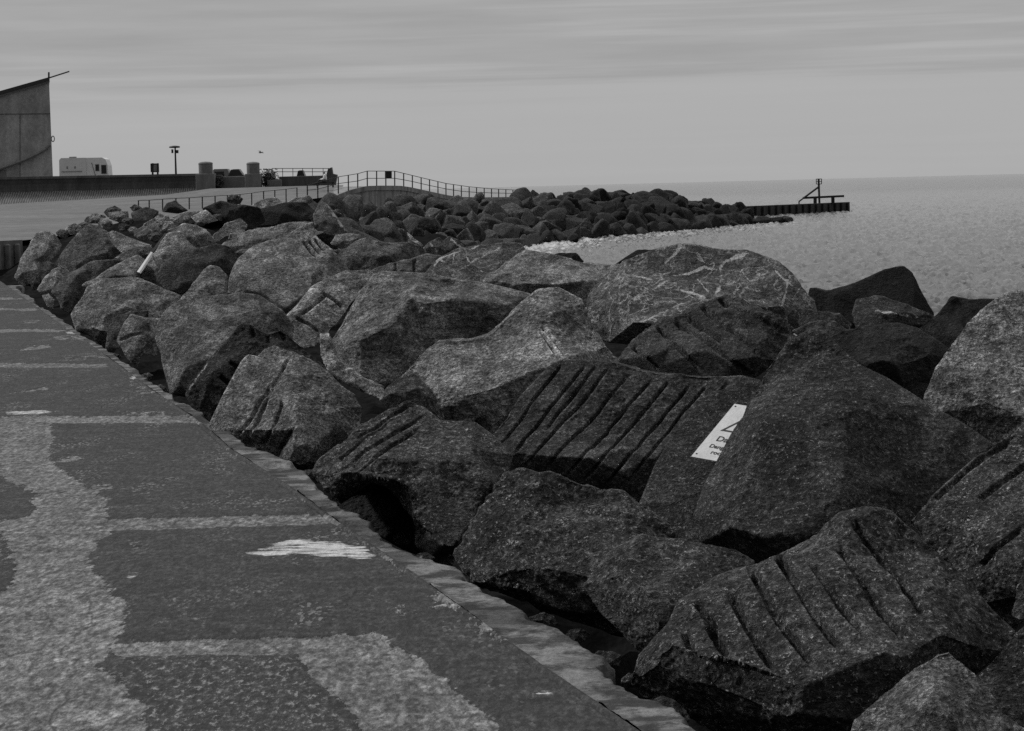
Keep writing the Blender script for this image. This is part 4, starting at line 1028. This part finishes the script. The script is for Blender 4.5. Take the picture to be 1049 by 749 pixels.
hw = wallbox("harbour_wall", "dark wall with a railing on top, right of the round-capped pillars", "wall", 286, 343, 179.5, 191, 207, 1.0, WALLM)
a = P(336.5, 179.5, 207); b = P(345.5, 191, 207)
# raised end of the harbour wall with a raking outer edge
pts = [P(*q, 206.9) for q in ((334,180),(336,173),(339.5,171.5),(340.5,178),(345,179),(343,191.5),(334,191.5))]
eb = MB().prism(pts, (0, 1.3, 0)).build("end_block", WALLM, None, False, tuple(pts[-1]))
eb.parent = hw; eb.matrix_parent_inverse = Matrix.Translation(-hw.location)
# railing on it
def rail_thing(name, label, tops, bots, rpost, rrail, rows, mat, posts_from=None):
    e = empty(name, bots[0]); tag(e, label, "railing"); inv = Matrix.Translation(-e.location)
    for a_, b_ in zip(tops, bots):
        o = MB().bar(b_ - Vector((0, 0, .25)), a_, rpost, 6).build("post", mat, None, False, tuple(b_)); o.parent = e; o.matrix_parent_inverse = inv
    for f in rows:
        m = MB()
        for i in range(len(tops) - 1):
            m.bar(bots[i].lerp(tops[i], f), bots[i+1].lerp(tops[i+1], f), rrail, 6)
        o = m.build("rail", mat, None, False, tuple(bots[0])); o.parent = e; o.matrix_parent_inverse = inv
    return e
xs_ = [279, 289.5, 300, 310, 320, 331, 337]
rail_thing("wall_railing", "thin railing standing on top of the dark harbour wall", [P(x, 172.6, 207.4) for x in xs_], [P(x, 179.5, 207.4) for x in xs_], .03, .03, (1.0, .5), DARKM)

# low post-and-rail fence along the rock edge, and the taller railing over the hump
fx = [142, 150, 155.5, 168, 180, 193.8, 207, 220, 233, 246, 258, 270, 281.5, 293, 304.5, 314.5]
ft = [205.8, 205.4, 205.0, 204.6, 204.0, 203.3, 202.5, 201.6, 200.8, 200.0, 198.8, 197.6, 196.4, 194.8, 193.2, 191.6]
fx = [141.8, 152.8, 166.5, 180.2, 193.8, 207.2, 220.3, 233.0, 245.8, 257.8, 270.0, 281.5, 293.0, 304.2]
ft = [205.2, 204.8, 203.8, 203.0, 202.4, 201.4, 200.6, 199.9, 198.9, 197.6, 195.8, 194.8, 193.6, 192.2]
fY = np.interp(fx, [142, 205, 250, 290, 330], [149, 155, 160, 165, 170])
rail_thing("low_fence", "low dark post and rail fence along the top of the rocks before the hump", [P(x, y, Y) for x, y, Y in zip(fx, ft, fY)], [P(x, y + 10.6, Y) for x, y, Y in zip(fx, ft, fY)], .045, .022, (.97,), DARKM)
hx = [314.8, 325.5, 336.0, 346.5, 356.8, 366.4, 376.2, 385.8, 395.2, 404.3, 413.5, 422.4, 431.4, 440.0, 448.6, 456.8, 464.6, 472.6, 480.6, 488.2, 496.0, 503.5, 510.8, 518.2, 525.4, 532.4]
tops_y = np.interp(hx, [314.8, 346.5, 366.4, 376.2, 404.3, 431.4, 456.8, 480.6, 503.5, 532.4], [189.8, 181.2, 178.0, 175.3, 175.4, 182.0, 188.0, 191.4, 193.4, 195.0])
bot_y = np.interp(hx, [314.8, 325, 346.5, 366.4, 376.2, 404.3, 420, 440, 470, 490, 532.4], [200.0, 201, 195.0, 193.0, 190.2, 190.0, 191.6, 196.0, 201.6, 202.2, 201.6])
hY = np.interp(hx, [314, 346, 376, 410, 470, 535], [168, 173.2, 177, 183.4, 197.4, 216])
rl = rail_thing("hump_railing", "tall dark railing climbing over the concrete hump and away along the breakwater", [P(x, y, Y) for x, y, Y in zip(hx, tops_y, hY)], [P(x, y, Y) for x, y, Y in zip(hx, bot_y, hY)], .052, .026, (1.0, .5), DARKM)
pn = [P(394.3, 175.6, 181), P(401.4, 175.6, 181), P(401.4, 182.8, 181), P(394.3, 182.8, 181)]
tag(MB().prism(pn, (0, .03, 0)).build("notice_board", DARKM, None, False, tuple(pn[3])), "small dark notice board fixed to the railing at the top of the hump", "notice board")

# tall concrete building with a single-pitch roof
bY = 236
A = [P(-70, 180, bY), P(54.3, 184, bY), P(50.2, 82, bY), P(-70, 116.5, bY)]
A[0].z = A[1].z = 2.75
e = empty("lookout_building", (A[1].x - 5, bY, 2.75)); tag(e, "tall blank concrete building with a steep single-pitch roof behind the sea wall", "building"); inv = Matrix.Translation(-e.location)
def child(o, par, inv_): o.parent = par; o.matrix_parent_inverse = inv_; return o
tb = NT("stained_building_concrete"); v = tb.coord(); n = tb.noise(tb.coord(scale=(1, 1, .45)), .45, 6, .7); f = tb.noise(v, 3, 5, .65)
tb.base(tb.math('MULTIPLY', tb.rng(n, .3, .7, .26, .52), tb.rng(f, .3, .7, .85, 1.15))); tb.b.inputs["Roughness"].default_value = .9
rv = ray(50.5, 130); rv = Vector((rv.x / rv.y - .004, 1, 0)) * 9
child(MB().prism(A, rv).build("wall", tb.m, None, False, tuple(e.location)), e, inv)
seam = MB(); s1 = P(-70, 117.5, bY - .02); s2 = P(51.5, 116.5, bY - .02); seam.bar(s1, s2, .035, 6)
seam.bar(P(20.5, 117, bY - .02), P(20.5, 184, bY - .02), .03, 6)
child(seam.build("panel_joint", WALLM, None, False, tuple(e.location)), e, inv)
rp = [P(-72, 113.5, bY - .4), P(51, 78.8, bY - .4), P(50.8, 82.4, bY - .4), P(-72, 117.4, bY - .4)]
child(MB().prism(rp, rv * 1.07).build("roof", plain("roof_sheet", .05, .6, .1), None, False, tuple(e.location)), e, inv)
fa = [P(-72, 117.6, bY - .25), P(50.6, 82.6, bY - .25), P(50.6, 84.2, bY - .25), P(-72, 119.4, bY - .25)]
child(MB().prism(fa, (0, .2, 0)).build("fascia", GREYP, None, False, tuple(e.location)), e, inv)
child(MB().bar(P(50, 80, bY - .2), P(50, 74, bY - .2), .09, 8).build("finial", DARKM, None, False, tuple(e.location)), e, inv)
child(MB().bar(P(51, 79.6, bY), P(71, 73.2, bY), .07, 8).build("projecting_spar", DARKM, None, False, tuple(e.location)), e, inv)
pts = [(-30, 187), (0, 173.2), (14, 168.2), (26, 163.5), (38, 158.0), (46, 153.6), (51.6, 148.2)]
m = MB()
for q0, q1 in zip(pts, pts[1:]): m.bar(P(*q0, bY - .25), P(*q1, bY - .25), .14, 8)
child(m.build("sloping_pipe", GREYP, None, False, tuple(e.location)), e, inv)
m = MB(); rr = [P(54.2 + 1.6 * math.cos(k * .785), 142.3 + 3.0 * math.sin(k * .785), bY - .1) for k in range(9)]
for q0, q1 in zip(rr, rr[1:]): m.bar(q0, q1, .05, 6)
child(m.build("wall_bracket", GREYP, None, False, tuple(e.location)), e, inv)
child(MB().prism([P(-3, 174, bY - .06), P(6.2, 174, bY - .06), P(6.2, 184, bY - .06), P(-3, 184, bY - .06)], (0, .05, 0)).build("door", GREYP, None, False, tuple(e.location)), e, inv)

# white motorhome seen over the wall
mY = 214
k = mY / F
c = P(88, 190, mY); gx = lambda px: P(px, 175, mY).x - c.x
zt = lambda py, px=80: P(px, py, mY).z
gz = 2.75
e = empty("motorhome", (c.x, mY, gz)); tag(e, "white motorhome parked behind the sea wall, its rear and flank showing above the wall", "motorhome")
x0, x1, x2 = gx(60.5), gx(88), gx(110.5)
H = zt(161.6) - gz
prof = [(x0, .5), (x0 + .04, H - .18), (x0 + .22, H), (x1 + .02, H - .02), (x1 + .02, .5)]
MB().prism([Vector((a_, 0, b_)) for a_, b_ in prof], (0, 2.2, 0)).build("rear_panel", WHITE, e)
prof = [(x1 + .025, .45), (x1 + .025, H - .03), (x2 - .5, H - .04), (x2 - .2, H - .2), (x2 - .02, H - .75), (x2 + .05, .45)]
MB().prism([Vector((a_, .1, b_)) for a_, b_ in prof], (0, 2.2, 0)).build("body", plain("off_white_panel", .8, .5, .05), e)
for xa, xb, ya, yb in ((98, 101.2, 169.2, 175.4), (104, 108.6, 170, 178.4)):
    p0 = (gx(xa), zt(yb) - gz); p1 = (gx(xb), zt(ya) - gz)
    o = MB().box(((p0[0] + p1[0]) / 2, .085, (p0[1] + p1[1]) / 2), (p1[0] - p0[0] + .08, .04, p1[1] - p0[1] + .08), bevel=.015).build("window_frame", GREYP, e)
    MB().box(((p0[0] + p1[0]) / 2, .06, (p0[1] + p1[1]) / 2), (p1[0] - p0[0], .02, p1[1] - p0[1]), bevel=.005).build("pane", GLASS, o)
MB().bar((gx(94), .09, zt(167) - gz), (gx(97.5), .09, zt(181) - gz), .035, 6).build("stripe", GREYP, e)
MB().bar((gx(63), -.05, zt(175.6) - gz), (gx(84), -.05, zt(175.6) - gz), .035, 6).build("rear_rail", GREYP, e)
for xa in (69, 77): MB().box((gx(xa), -.02, zt(171.5) - gz), (.12, .04, .22), bevel=.01).build("rear_light", GREYP, e)
MB().box((gx(74), .6, H + .05), (.6, .6, .12), bevel=.03).build("roof_vent", GREYP, e)
for xa in (64, 84, 105):
    MB().bar((gx(xa), .1, .36), (gx(xa), .36, .36), .36, 20).build("wheel", RUB, e)

# two-legged information sign and the lamp post behind the wall
sY = 222
e = empty("information_sign", P(158.8, 182, sY)); tag(e, "two-legged information sign with a pale panel behind the sea wall", "sign"); b0 = e.location.copy()
q = lambda x, y: P(x, y, sY) - b0
MB().bar(q(156.4, 190), q(156.4, 167.2), .09, 8).build("leg", DARKM, e); MB().bar(q(161.6, 190), q(161.6, 167.2), .09, 8).build("leg", DARKM, e)
c0 = q(159, 171.8); MB().box(c0, (.36, .05, .78)).build("panel", GREYP, e)
fr = MB(); fr.bar(q(155, 168), q(162.6, 168), .06, 6); fr.bar(q(155, 176), q(162.6, 176), .06, 6); fr.box(q(155.3, 172) , (.2, .08, .8)); fr.box(q(162.1, 172), (.14, .08, .8)); fr.build("frame", DARKM, e)
e = empty("lamp_post", P(180.4, 184, sY)); tag(e, "slim lamp post with a wide flat head and floodlights behind the sea wall", "lamp post"); b0 = e.location.copy()
MB().bar(q(180.6, 190), q(179.4, 150.5), .11, 10, .07).build("post", DARKM, e)
cc = q(178.8, 150.6); MB().lathe([(.2, -.1), (.49, -.08), (.52, 0), (.46, .07), (.1, .12)], cc, 24).build("lamp_head", DARKM, e)
MB().box(q(176.6, 155), (.16, .3, .36), bevel=.02).build("floodlight", DARKM, e); MB().box(q(181.2, 155.4), (.28, .3, .3), bevel=.02).build("floodlight", DARKM, e)

# parked vehicles between and beyond the pillars
def car(px0, px1, ytop, Y, paint, label, van=False):
    a_, b_ = P(px0, 180, Y), P(px1, 180, Y); Lc = b_.x - a_.x; zt_ = P((px0 + px1) / 2, ytop, Y).z; z0 = zt_ - (2.0 if van else 1.5)
    e = empty("parked_van" if van else "parked_car", ((a_.x + b_.x) / 2, Y, z0)); tag(e, label, "van" if van else "car")
    h = zt_ - z0; l = Lc / 2
    if van: prof = [(-l, .3), (-l, h - .1), (-l + .1, h), (l - .35, h), (l - .05, h * .62), (l, h * .5), (l, .3)]
    else: prof = [(-l, .3), (-l, h * .55), (-l * .75, h * .62), (-l * .5, h * .97), (-l * .2, h), (l * .25, h), (l * .6, h * .66), (l * .97, h * .55), (l, .3)]
    MB().prism([Vector((x, -.8, z)) for x, z in prof], (0, 1.6, 0)).build("body", paint, e)
    gp = [(-l * .62, h * .64), (-l * .45, h * .9), (l * .2, h * .92), (l * .5, h * .66)] if not van else [(-l * .8, h * .62), (-l * .8, h * .88), (l * .2, h * .88), (l * .2, h * .62)]
    MB().prism([Vector((x, -.82, z)) for x, z in gp], (0, .015, 0)).build("side_window", GLASS, e)
    for s in (-1, 1): MB().bar((s * l * .62, -.83, .3), (s * l * .62, -.6, .3), .3, 18).build("wheel", RUB, e)
    return e
car(219.5, 238, 173.2, 216, GREYP, "pale van parked behind the low block wall, nearer the left pillar", True)
car(232, 254, 173.4, 213, plain("dark_car_paint", .06, .35, .05), "dark car parked behind the low block wall, nearer the right pillar")
car(303, 315.5, 174.6, 216, plain("black_car_paint", .025, .3, .05), "small black car showing over the dark harbour wall")
# dark shrubs that crowd the gaps beside the pillars
def shrub(x0, x1, y0, y1, Y, label):
    rr_ = random.Random(int(x0)); b = P((x0 + x1) / 2, y1, Y); e = empty("shrub", b); tag(e, label, "shrub")
    wd = (x1 - x0) * Y / F; h = (y1 - y0) * Y / F
    bm = bmesh.new()
    for i in range(1100):
        c_ = Vector((max(-.5, min(.5, rr_.gauss(0, .24))) * wd, rr_.gauss(0, .25), max(0, min(.95, rr_.gauss(.42, .25))) * h)); 
        d = Vector((rr_.gauss(0, 1), rr_.gauss(0, 1), rr_.gauss(0, 1))).normalized() * .11; f_ = d.orthogonal().normalized() * .05
        vs_ = [bm.verts.new(c_ - d), bm.verts.new(c_ + f_), bm.verts.new(c_ + d), bm.verts.new(c_ - f_)]; bm.faces.new(vs_)
    me = bpy.data.meshes.new("foliage"); bm.to_mesh(me); bm.free(); link("foliage", me, plain("dark_foliage", .045, .7, .4), e)
    m = MB()
    for i in range(5): m.bar((0, 0, -.2), (rr_.gauss(0, .2) * wd, 0, h * .6), .025, 5)
    m.build("stem", TIMB, e)
shrub(266, 285, 172.5, 193, 206.5, "dark straggling shrub right of the second round-capped pillar")
shrub(220, 229, 179, 194, 206.5, "dark little shrub between the first round-capped pillar and the block wall")
# pale low blocks before the second pillar's shrub
wallbox("block_wall", "short broken pale block wall right of the second round-capped pillar", "wall", 274, 288, 184, 192.5, 205.8, .6, PILL)

# the ribbed concrete block at the end of the near promenade
t = NT("ribbed_block_concrete"); v = t.coord(); n = t.noise(v, 3, 5, .65); t.base(t.rng(n, .3, .7, .10, .2)); t.b.inputs["Roughness"].default_value = .9
c0 = P(-70, 250, 57.0); c1 = P(23, 250, 59.5); zt_ = c0.z; zb_ = -.7
f0 = Vector((c0.x, c0.y, 0)); f1 = Vector((c1.x, c1.y, 0)); bk = Vector((-.9, 3.4, 0))
base_ = (f0 + f1) / 2 + Vector((0, 0, zb_))
o1 = MB().prism([Vector((p.x, p.y, zb_)) for p in (f0, f1, f1 + bk, f0 + bk)], (0, 0, zt_ - zb_)).build("concrete_block", t.m, None, False, tuple(base_))
tag(o1, "ribbed concrete retaining block where the near promenade ends, cropped by the left edge", "concrete block")
inv1 = Matrix.Translation(-o1.location)
for i in range(9):
    c_ = f0.lerp(f1, (i + .5) / 9.0)
    o = MB().box((c_.x, c_.y - .05, (zt_ + zb_) / 2 - .04), (.13, .22, zt_ - zb_ - .1), bevel=.04).build("rib", t.m, None, False, (c_.x, c_.y, zb_)); child(o, o1, inv1)

# white edged board wedged between two slabs
pts = [P(140.2, 278.5, 35.4), P(142.6, 279.2, 35.4), P(156.2, 258.6, 36.6), P(154.6, 257.8, 36.6)]
bd = MB().prism(pts, (0.015, .05, -.02)).build("marker_board", WHITE, None, False, tuple(pts[0])); tag(bd, "thin white board seen edge on, wedged between two pale slabs", "board")
pts = [P(154.8, 257.4, 36.62), P(157.2, 258.2, 36.62), P(172, 240, 37.4), P(169, 238.6, 37.4)]  # dark strip standing for the shaded gap above the board
o = MB().prism(pts, (0.015, .05, -.02)).build("gap_shade_strip", TIMB, None, False, tuple(pts[0])); o.parent = bd; o.matrix_parent_inverse = Matrix.Translation(-bd.location)

# ---- danger sign lying on the smooth slab --------------------------------
bl_ = P(708, 468, 13.3); tl_ = P(752.5, 414, 13.66)
vv = tl_ - bl_; hh = vv.length; vv.normalize()
uu = Vector((1, 0, -.14)); uu.y = -(uu.x * vv.x + uu.z * vv.z) / vv.y; uu.y = max(uu.y, -1.1)
uu = (uu - vv * uu.dot(vv)).normalized(); nn = uu.cross(vv).normalized()
if nn.y > 0: nn = -nn
ww = hh * .72
mt = Matrix((uu, vv, uu.cross(vv))).transposed().to_4x4(); mt.translation = bl_
e = empty("danger_sign", bl_); e.matrix_world = mt
tag(e, "white warning sign with a triangle and the word Danger, lying among the rocks", "sign")
sg = 1 if (mt.to_3x3() @ Vector((0, 0, 1))).y < 0 else -1
bm_ = MB(); bm_.box((ww / 2, hh / 2, 0), (ww, hh, .006), bevel=.0015); bm_.build("plate", plain("white_sign_face", .58, .45, .14, 9), e)
INK = plain("sign_ink", .025, .5, .05, 4, 0.0)
def ink(poly, name="triangle_mark"):
    return MB().prism([Vector((x, y, sg * .0033)) for x, y in poly], (0, 0, sg * .0008)).build(name, INK, e)
# outlined warning triangle
cx_, cy_, s_ = ww * .47, hh * .65, hh * .29
def tri(s): return [Vector((cx_ + s * math.cos(a), cy_ + s * math.sin(a))) for a in (math.pi/2, math.pi*7/6, math.pi*11/6)]
to, ti = tri(s_), tri(s_ * .82)
m = MB()
for i in range(3):
    j = (i + 1) % 3
    m.prism([Vector((q.x, q.y, sg * .0033)) for q in (to[i], to[j], ti[j], ti[i])], (0, 0, sg * .0008))
m.build("triangle_mark", INK, e)
m = MB(); m.prism([Vector((cx_ + x * s_, cy_ + y * s_, sg * .0033)) for x, y in ((-.06, .42), (.06, .42), (.04, -.1), (-.04, -.1))], (0, 0, sg * .0008))
m.prism([Vector((cx_ + .07 * s_ * math.cos(k_), cy_ - .25 * s_ + .07 * s_ * math.sin(k_), sg * .0033)) for k_ in np.linspace(0, 6.28, 10)[:-1]], (0, 0, sg * .0008)); m.build("exclamation_mark", INK, e)
def words_(txt, x, y, size):
    cu = bpy.data.curves.new("lettering", 'FONT'); cu.body = txt; cu.size = size; cu.extrude = .0006; cu.offset = .0006
    tmp = bpy.data.objects.new("tmp", cu); COL.objects.link(tmp)
    dg = bpy.context.evaluated_depsgraph_get(); dg.update()
    me = bpy.data.meshes.new_from_object(tmp.evaluated_get(dg), depsgraph=dg); bpy.data.objects.remove(tmp)
    me.name = "lettering"; o = link("lettering", me, INK, e); me.materials.clear(); me.materials.append(INK); o.location = (x, y, sg * .0042)
    return o
words_("Danger", ww * .17, hh * .325, hh * .125); words_("Dangerous", ww * .15, hh * .20, hh * .085); words_("rocks", ww * .25, hh * .10, hh * .085)
for x, y in ((.05, .06), (.05, .955), (.95, .06), (.95, .955)):
    MB().bar((ww * x, hh * y, sg * .0032), (ww * x, hh * y, sg * .0045), .006, 12).build("screw", INK, e)

# ---- groyne with its beacon ----------------------------------------------
g0 = P(700, 214.0, 215); g1 = P(870.5, 207.0, 248); zt_ = -.78; 
e = empty("groyne", (g1.x, g1.y, -1.6)); tag(e, "long low dark timber groyne running out into the sea from the breakwater's tip", "groyne"); inv = Matrix.Translation(-e.location)
d = Vector((g1.x - g0.x, g1.y - g0.y, 0)); Lg = d.length; d.normalize(); nrm = Vector((d.y, -d.x, 0))
z0, z1 = P(700, 214, 215).z, g1.z
m = MB(); q0 = Vector((g0.x, g0.y, z0)); q1 = Vector((g1.x, g1.y, z1))
m.prism([q0, q1, Vector((q1.x, q1.y, -2.6)), Vector((q0.x, q0.y, -2.6))], -nrm * .6); child(m.build("planking", TIMB, None, False, tuple(e.location)), e, inv)
for i in range(24):
    p = q0.lerp(q1, (i + .5) / 24) + nrm * .1
    child(MB().bar(Vector((p.x, p.y, -2.4)), Vector((p.x, p.y, p.z - .10 + .1 * ((i * 7) % 5) / 4)), .09 + .02 * ((i * 3) % 4), 8).build("pile", TIMB, None, False, (p.x, p.y, -2.0)), e, inv)
gb = lambda x, y: P(x, y, 244)
e = empty("beacon", gb(839, 208)); tag(e, "dark beacon post with a caged topmark and raking brace on the groyne", "beacon"); b0 = e.location.copy()
q = lambda x, y: gb(x, y) - b0
MB().bar(q(839.5, 210), q(838.6, 183), .11, 8).build("post", DARKM, e)
MB().bar(q(838.8, 191.4), q(824.5, 202.0), .10, 8).build("brace", DARKM, e)
MB().bar(q(824.5, 202.0), q(818.6, 206.4), .08, 8).build("brace", DARKM, e); MB().bar(q(818.6, 206.0), q(818.4, 211), .07, 8).build("brace", DARKM, e)
ba, bb_ = q(822.5, 202.9), q(864.8, 200.9)
m = MB(); m.prism([ba + Vector((0, 0, -.11)), bb_ + Vector((0, 0, -.11)), bb_ + Vector((0, 0, .11)), ba + Vector((0, 0, .11))], (0, .3, 0)); m.build("beam", DARKM, e)
for x in (835, 853.2): MB().box(q(x, 205.2), (.32, .3, .75)).build("stub", DARKM, e)
m = MB()
for x, dy in ((836.2, 0), (841.6, 0), (838.9, -.27), (838.9, .27)):
    m.bar(q(x, 188.6) + Vector((0, dy, 0)), q(x, 183.4) + Vector((0, dy, 0)), .045, 6)
for y in (183.4, 188.6, 186):
    rr2 = [q(838.9, y) + Vector((.275 * math.cos(k_ * .785), .275 * math.sin(k_ * .785), 0)) for k_ in range(9)]
    for u1, u2 in zip(rr2, rr2[1:]): m.bar(u1, u2, .035, 6)
m.build("cage_topmark", DARKM, e)

# ---- gull in flight ------------------------------------------------------
def gull(px, py, Y, label):
    o = empty("gull", P(px, py, Y)); tag(o, label, "bird")
    m = bmesh.new()
    prof = [(-.20, .0, .012), (-.12, 0, .05), (0, 0, .065), (.11, .01, .045), (.16, .015, .03), (.20, .01, .006)]
    rings = [[m.verts.new((x, .8 * rr_ * math.cos(a_), z + rr_ * math.sin(a_))) for a_ in np.linspace(0, 2 * math.pi, 9)[:-1]] for x, z, rr_ in prof]
    for a_, b_ in zip(rings, rings[1:]):
        for k_ in range(8): m.faces.new((a_[k_], a_[(k_+1) % 8], b_[(k_+1) % 8], b_[k_]))
    for s in (-1, 1):
        w1 = [(.07, s * .04, .02), (.10, s * .28, .13), (.02, s * .62, .06), (-.06, s * .60, .055), (-.05, s * .28, .115), (-.08, s * .04, .015)]
        vt = [m.verts.new(p) for p in w1]; vb = [m.verts.new((p[0], p[1], p[2] - .012)) for p in w1]
        m.faces.new(vt); m.faces.new(vb[::-1])
        for k_ in range(6): m.faces.new((vt[k_], vt[(k_+1) % 6], vb[(k_+1) % 6], vb[k_]))
    bmesh.ops.recalc_face_normals(m, faces=m.faces[:])
    me = bpy.data.meshes.new("body"); m.to_mesh(me); m.free(); link("body", me, plain("gull_feathers", .12, .8), o, True)
    o.rotation_euler = (.2, 0, .5); o.scale = (.7, .7, .7)
gull(267, 156.4, 150, "tiny gull in flight above the second round-capped pillar")

# ---- person seated beyond the railing ------------------------------------
pY = 179.5
base = P(333, 189.6, pY)
bn = MB().box((0, 0, .2), (1.5, .5, .08), bevel=.02)
for sx_ in (-.6, .6): bn.box((sx_, 0, 0), (.1, .4, .36))
ob = bn.build("bench", TIMB); ob.location = base + Vector((0, .1, -.02)); tag(ob, "low dark bench under the seated person in white beyond the railing", "bench")
e = empty("person", base + Vector((0, 0, .22))); tag(e, "person in a white jacket and dark trousers seated facing left beyond the railing", "person")
def skin(name, verts, edges, radii, mat, root=0):
    me = bpy.data.meshes.new(name); me.from_pydata(verts, edges, []); me.update()
    o = bpy.data.objects.new(name, me); COL.objects.link(o)
    md = o.modifiers.new("s", 'SKIN'); sv = me.skin_vertices[0].data
    for i, rd in enumerate(radii): sv[i].radius = (rd, rd) if isinstance(rd, float) else rd
    sv[root].use_root = True
    sub = o.modifiers.new("u", 'SUBSURF'); sub.levels = 2
    dg = bpy.context.evaluated_depsgraph_get(); dg.update()
    nm = bpy.data.meshes.new_from_object(o.evaluated_get(dg), depsgraph=dg); bpy.data.objects.remove(o)
    nm.name = name; q_ = link(name, nm, mat, e, True); return q_
SKIN = plain("skin_tone", .28, .6, .05); TROU = plain("dark_trousers", .025, .85, .2); HAIR = plain("dark_hair", .03, .6, .2)
S_ = 1.12
def sc(v): return [(x * S_, y * S_, z * S_) for x, y, z in v]
# pelvis, spine, neck, head; legs forward (towards -x) and down; arms to the knees
V = sc([(0,0,.09),(.02,0,.3),(.01,0,.48),(-.02,0,.56),(-.035,0,.63),(-.045,0,.73),
     (-.05,-.09,.09),(-.42,-.10,.12),(-.47,-.10,-.28),(-.58,-.10,-.31),(-.05,.09,.09),(-.42,.10,.12),(-.50,.10,-.27),(-.61,.10,-.30),
     (0,-.19,.46),(-.08,-.22,.22),(-.33,-.13,.18),(-.41,-.11,.19),(0,.19,.46),(-.08,.22,.22),(-.33,.13,.18),(-.41,.11,.19)])
E = [(0,1),(1,2),(2,3),(3,4),(4,5),(0,6),(6,7),(7,8),(8,9),(0,10),(10,11),(11,12),(12,13),(2,14),(14,15),(15,16),(16,17),(2,18),(18,19),(19,20),(20,21)]
RD = [.12,.12,.12,.055,.085,.075,.09,.065,.045,.04,.09,.065,.045,.04,.06,.045,.035,.03,.06,.045,.035,.03]
skin("body", V, E, RD, SKIN)
J = sc([(0,0,.08),(.02,0,.3),(.01,0,.47),(-.01,0,.545),(0,-.2,.46),(-.08,-.23,.22),(-.30,-.14,.185),(0,.2,.46),(-.08,.23,.22),(-.30,.14,.185)])
skin("jacket", J, [(0,1),(1,2),(2,3),(2,4),(4,5),(5,6),(2,7),(7,8),(8,9)], [.165,.165,.155,.085,.085,.07,.055,.085,.07,.055], plain("white_jacket", .9, .8, .03))
T = sc([(0,0,.06),(-.05,-.09,.09),(-.42,-.10,.12),(-.47,-.10,-.22),(-.05,.09,.09),(-.42,.10,.12),(-.50,.10,-.22)])
skin("trousers", T, [(0,1),(1,2),(2,3),(0,4),(4,5),(5,6)], [.145,.105,.08,.06,.105,.08,.06], TROU)
Hh = sc([(-.01,0,.68),(-.025,0,.74)])
skin("hair", Hh, [(0,1)], [.10,.095], HAIR)
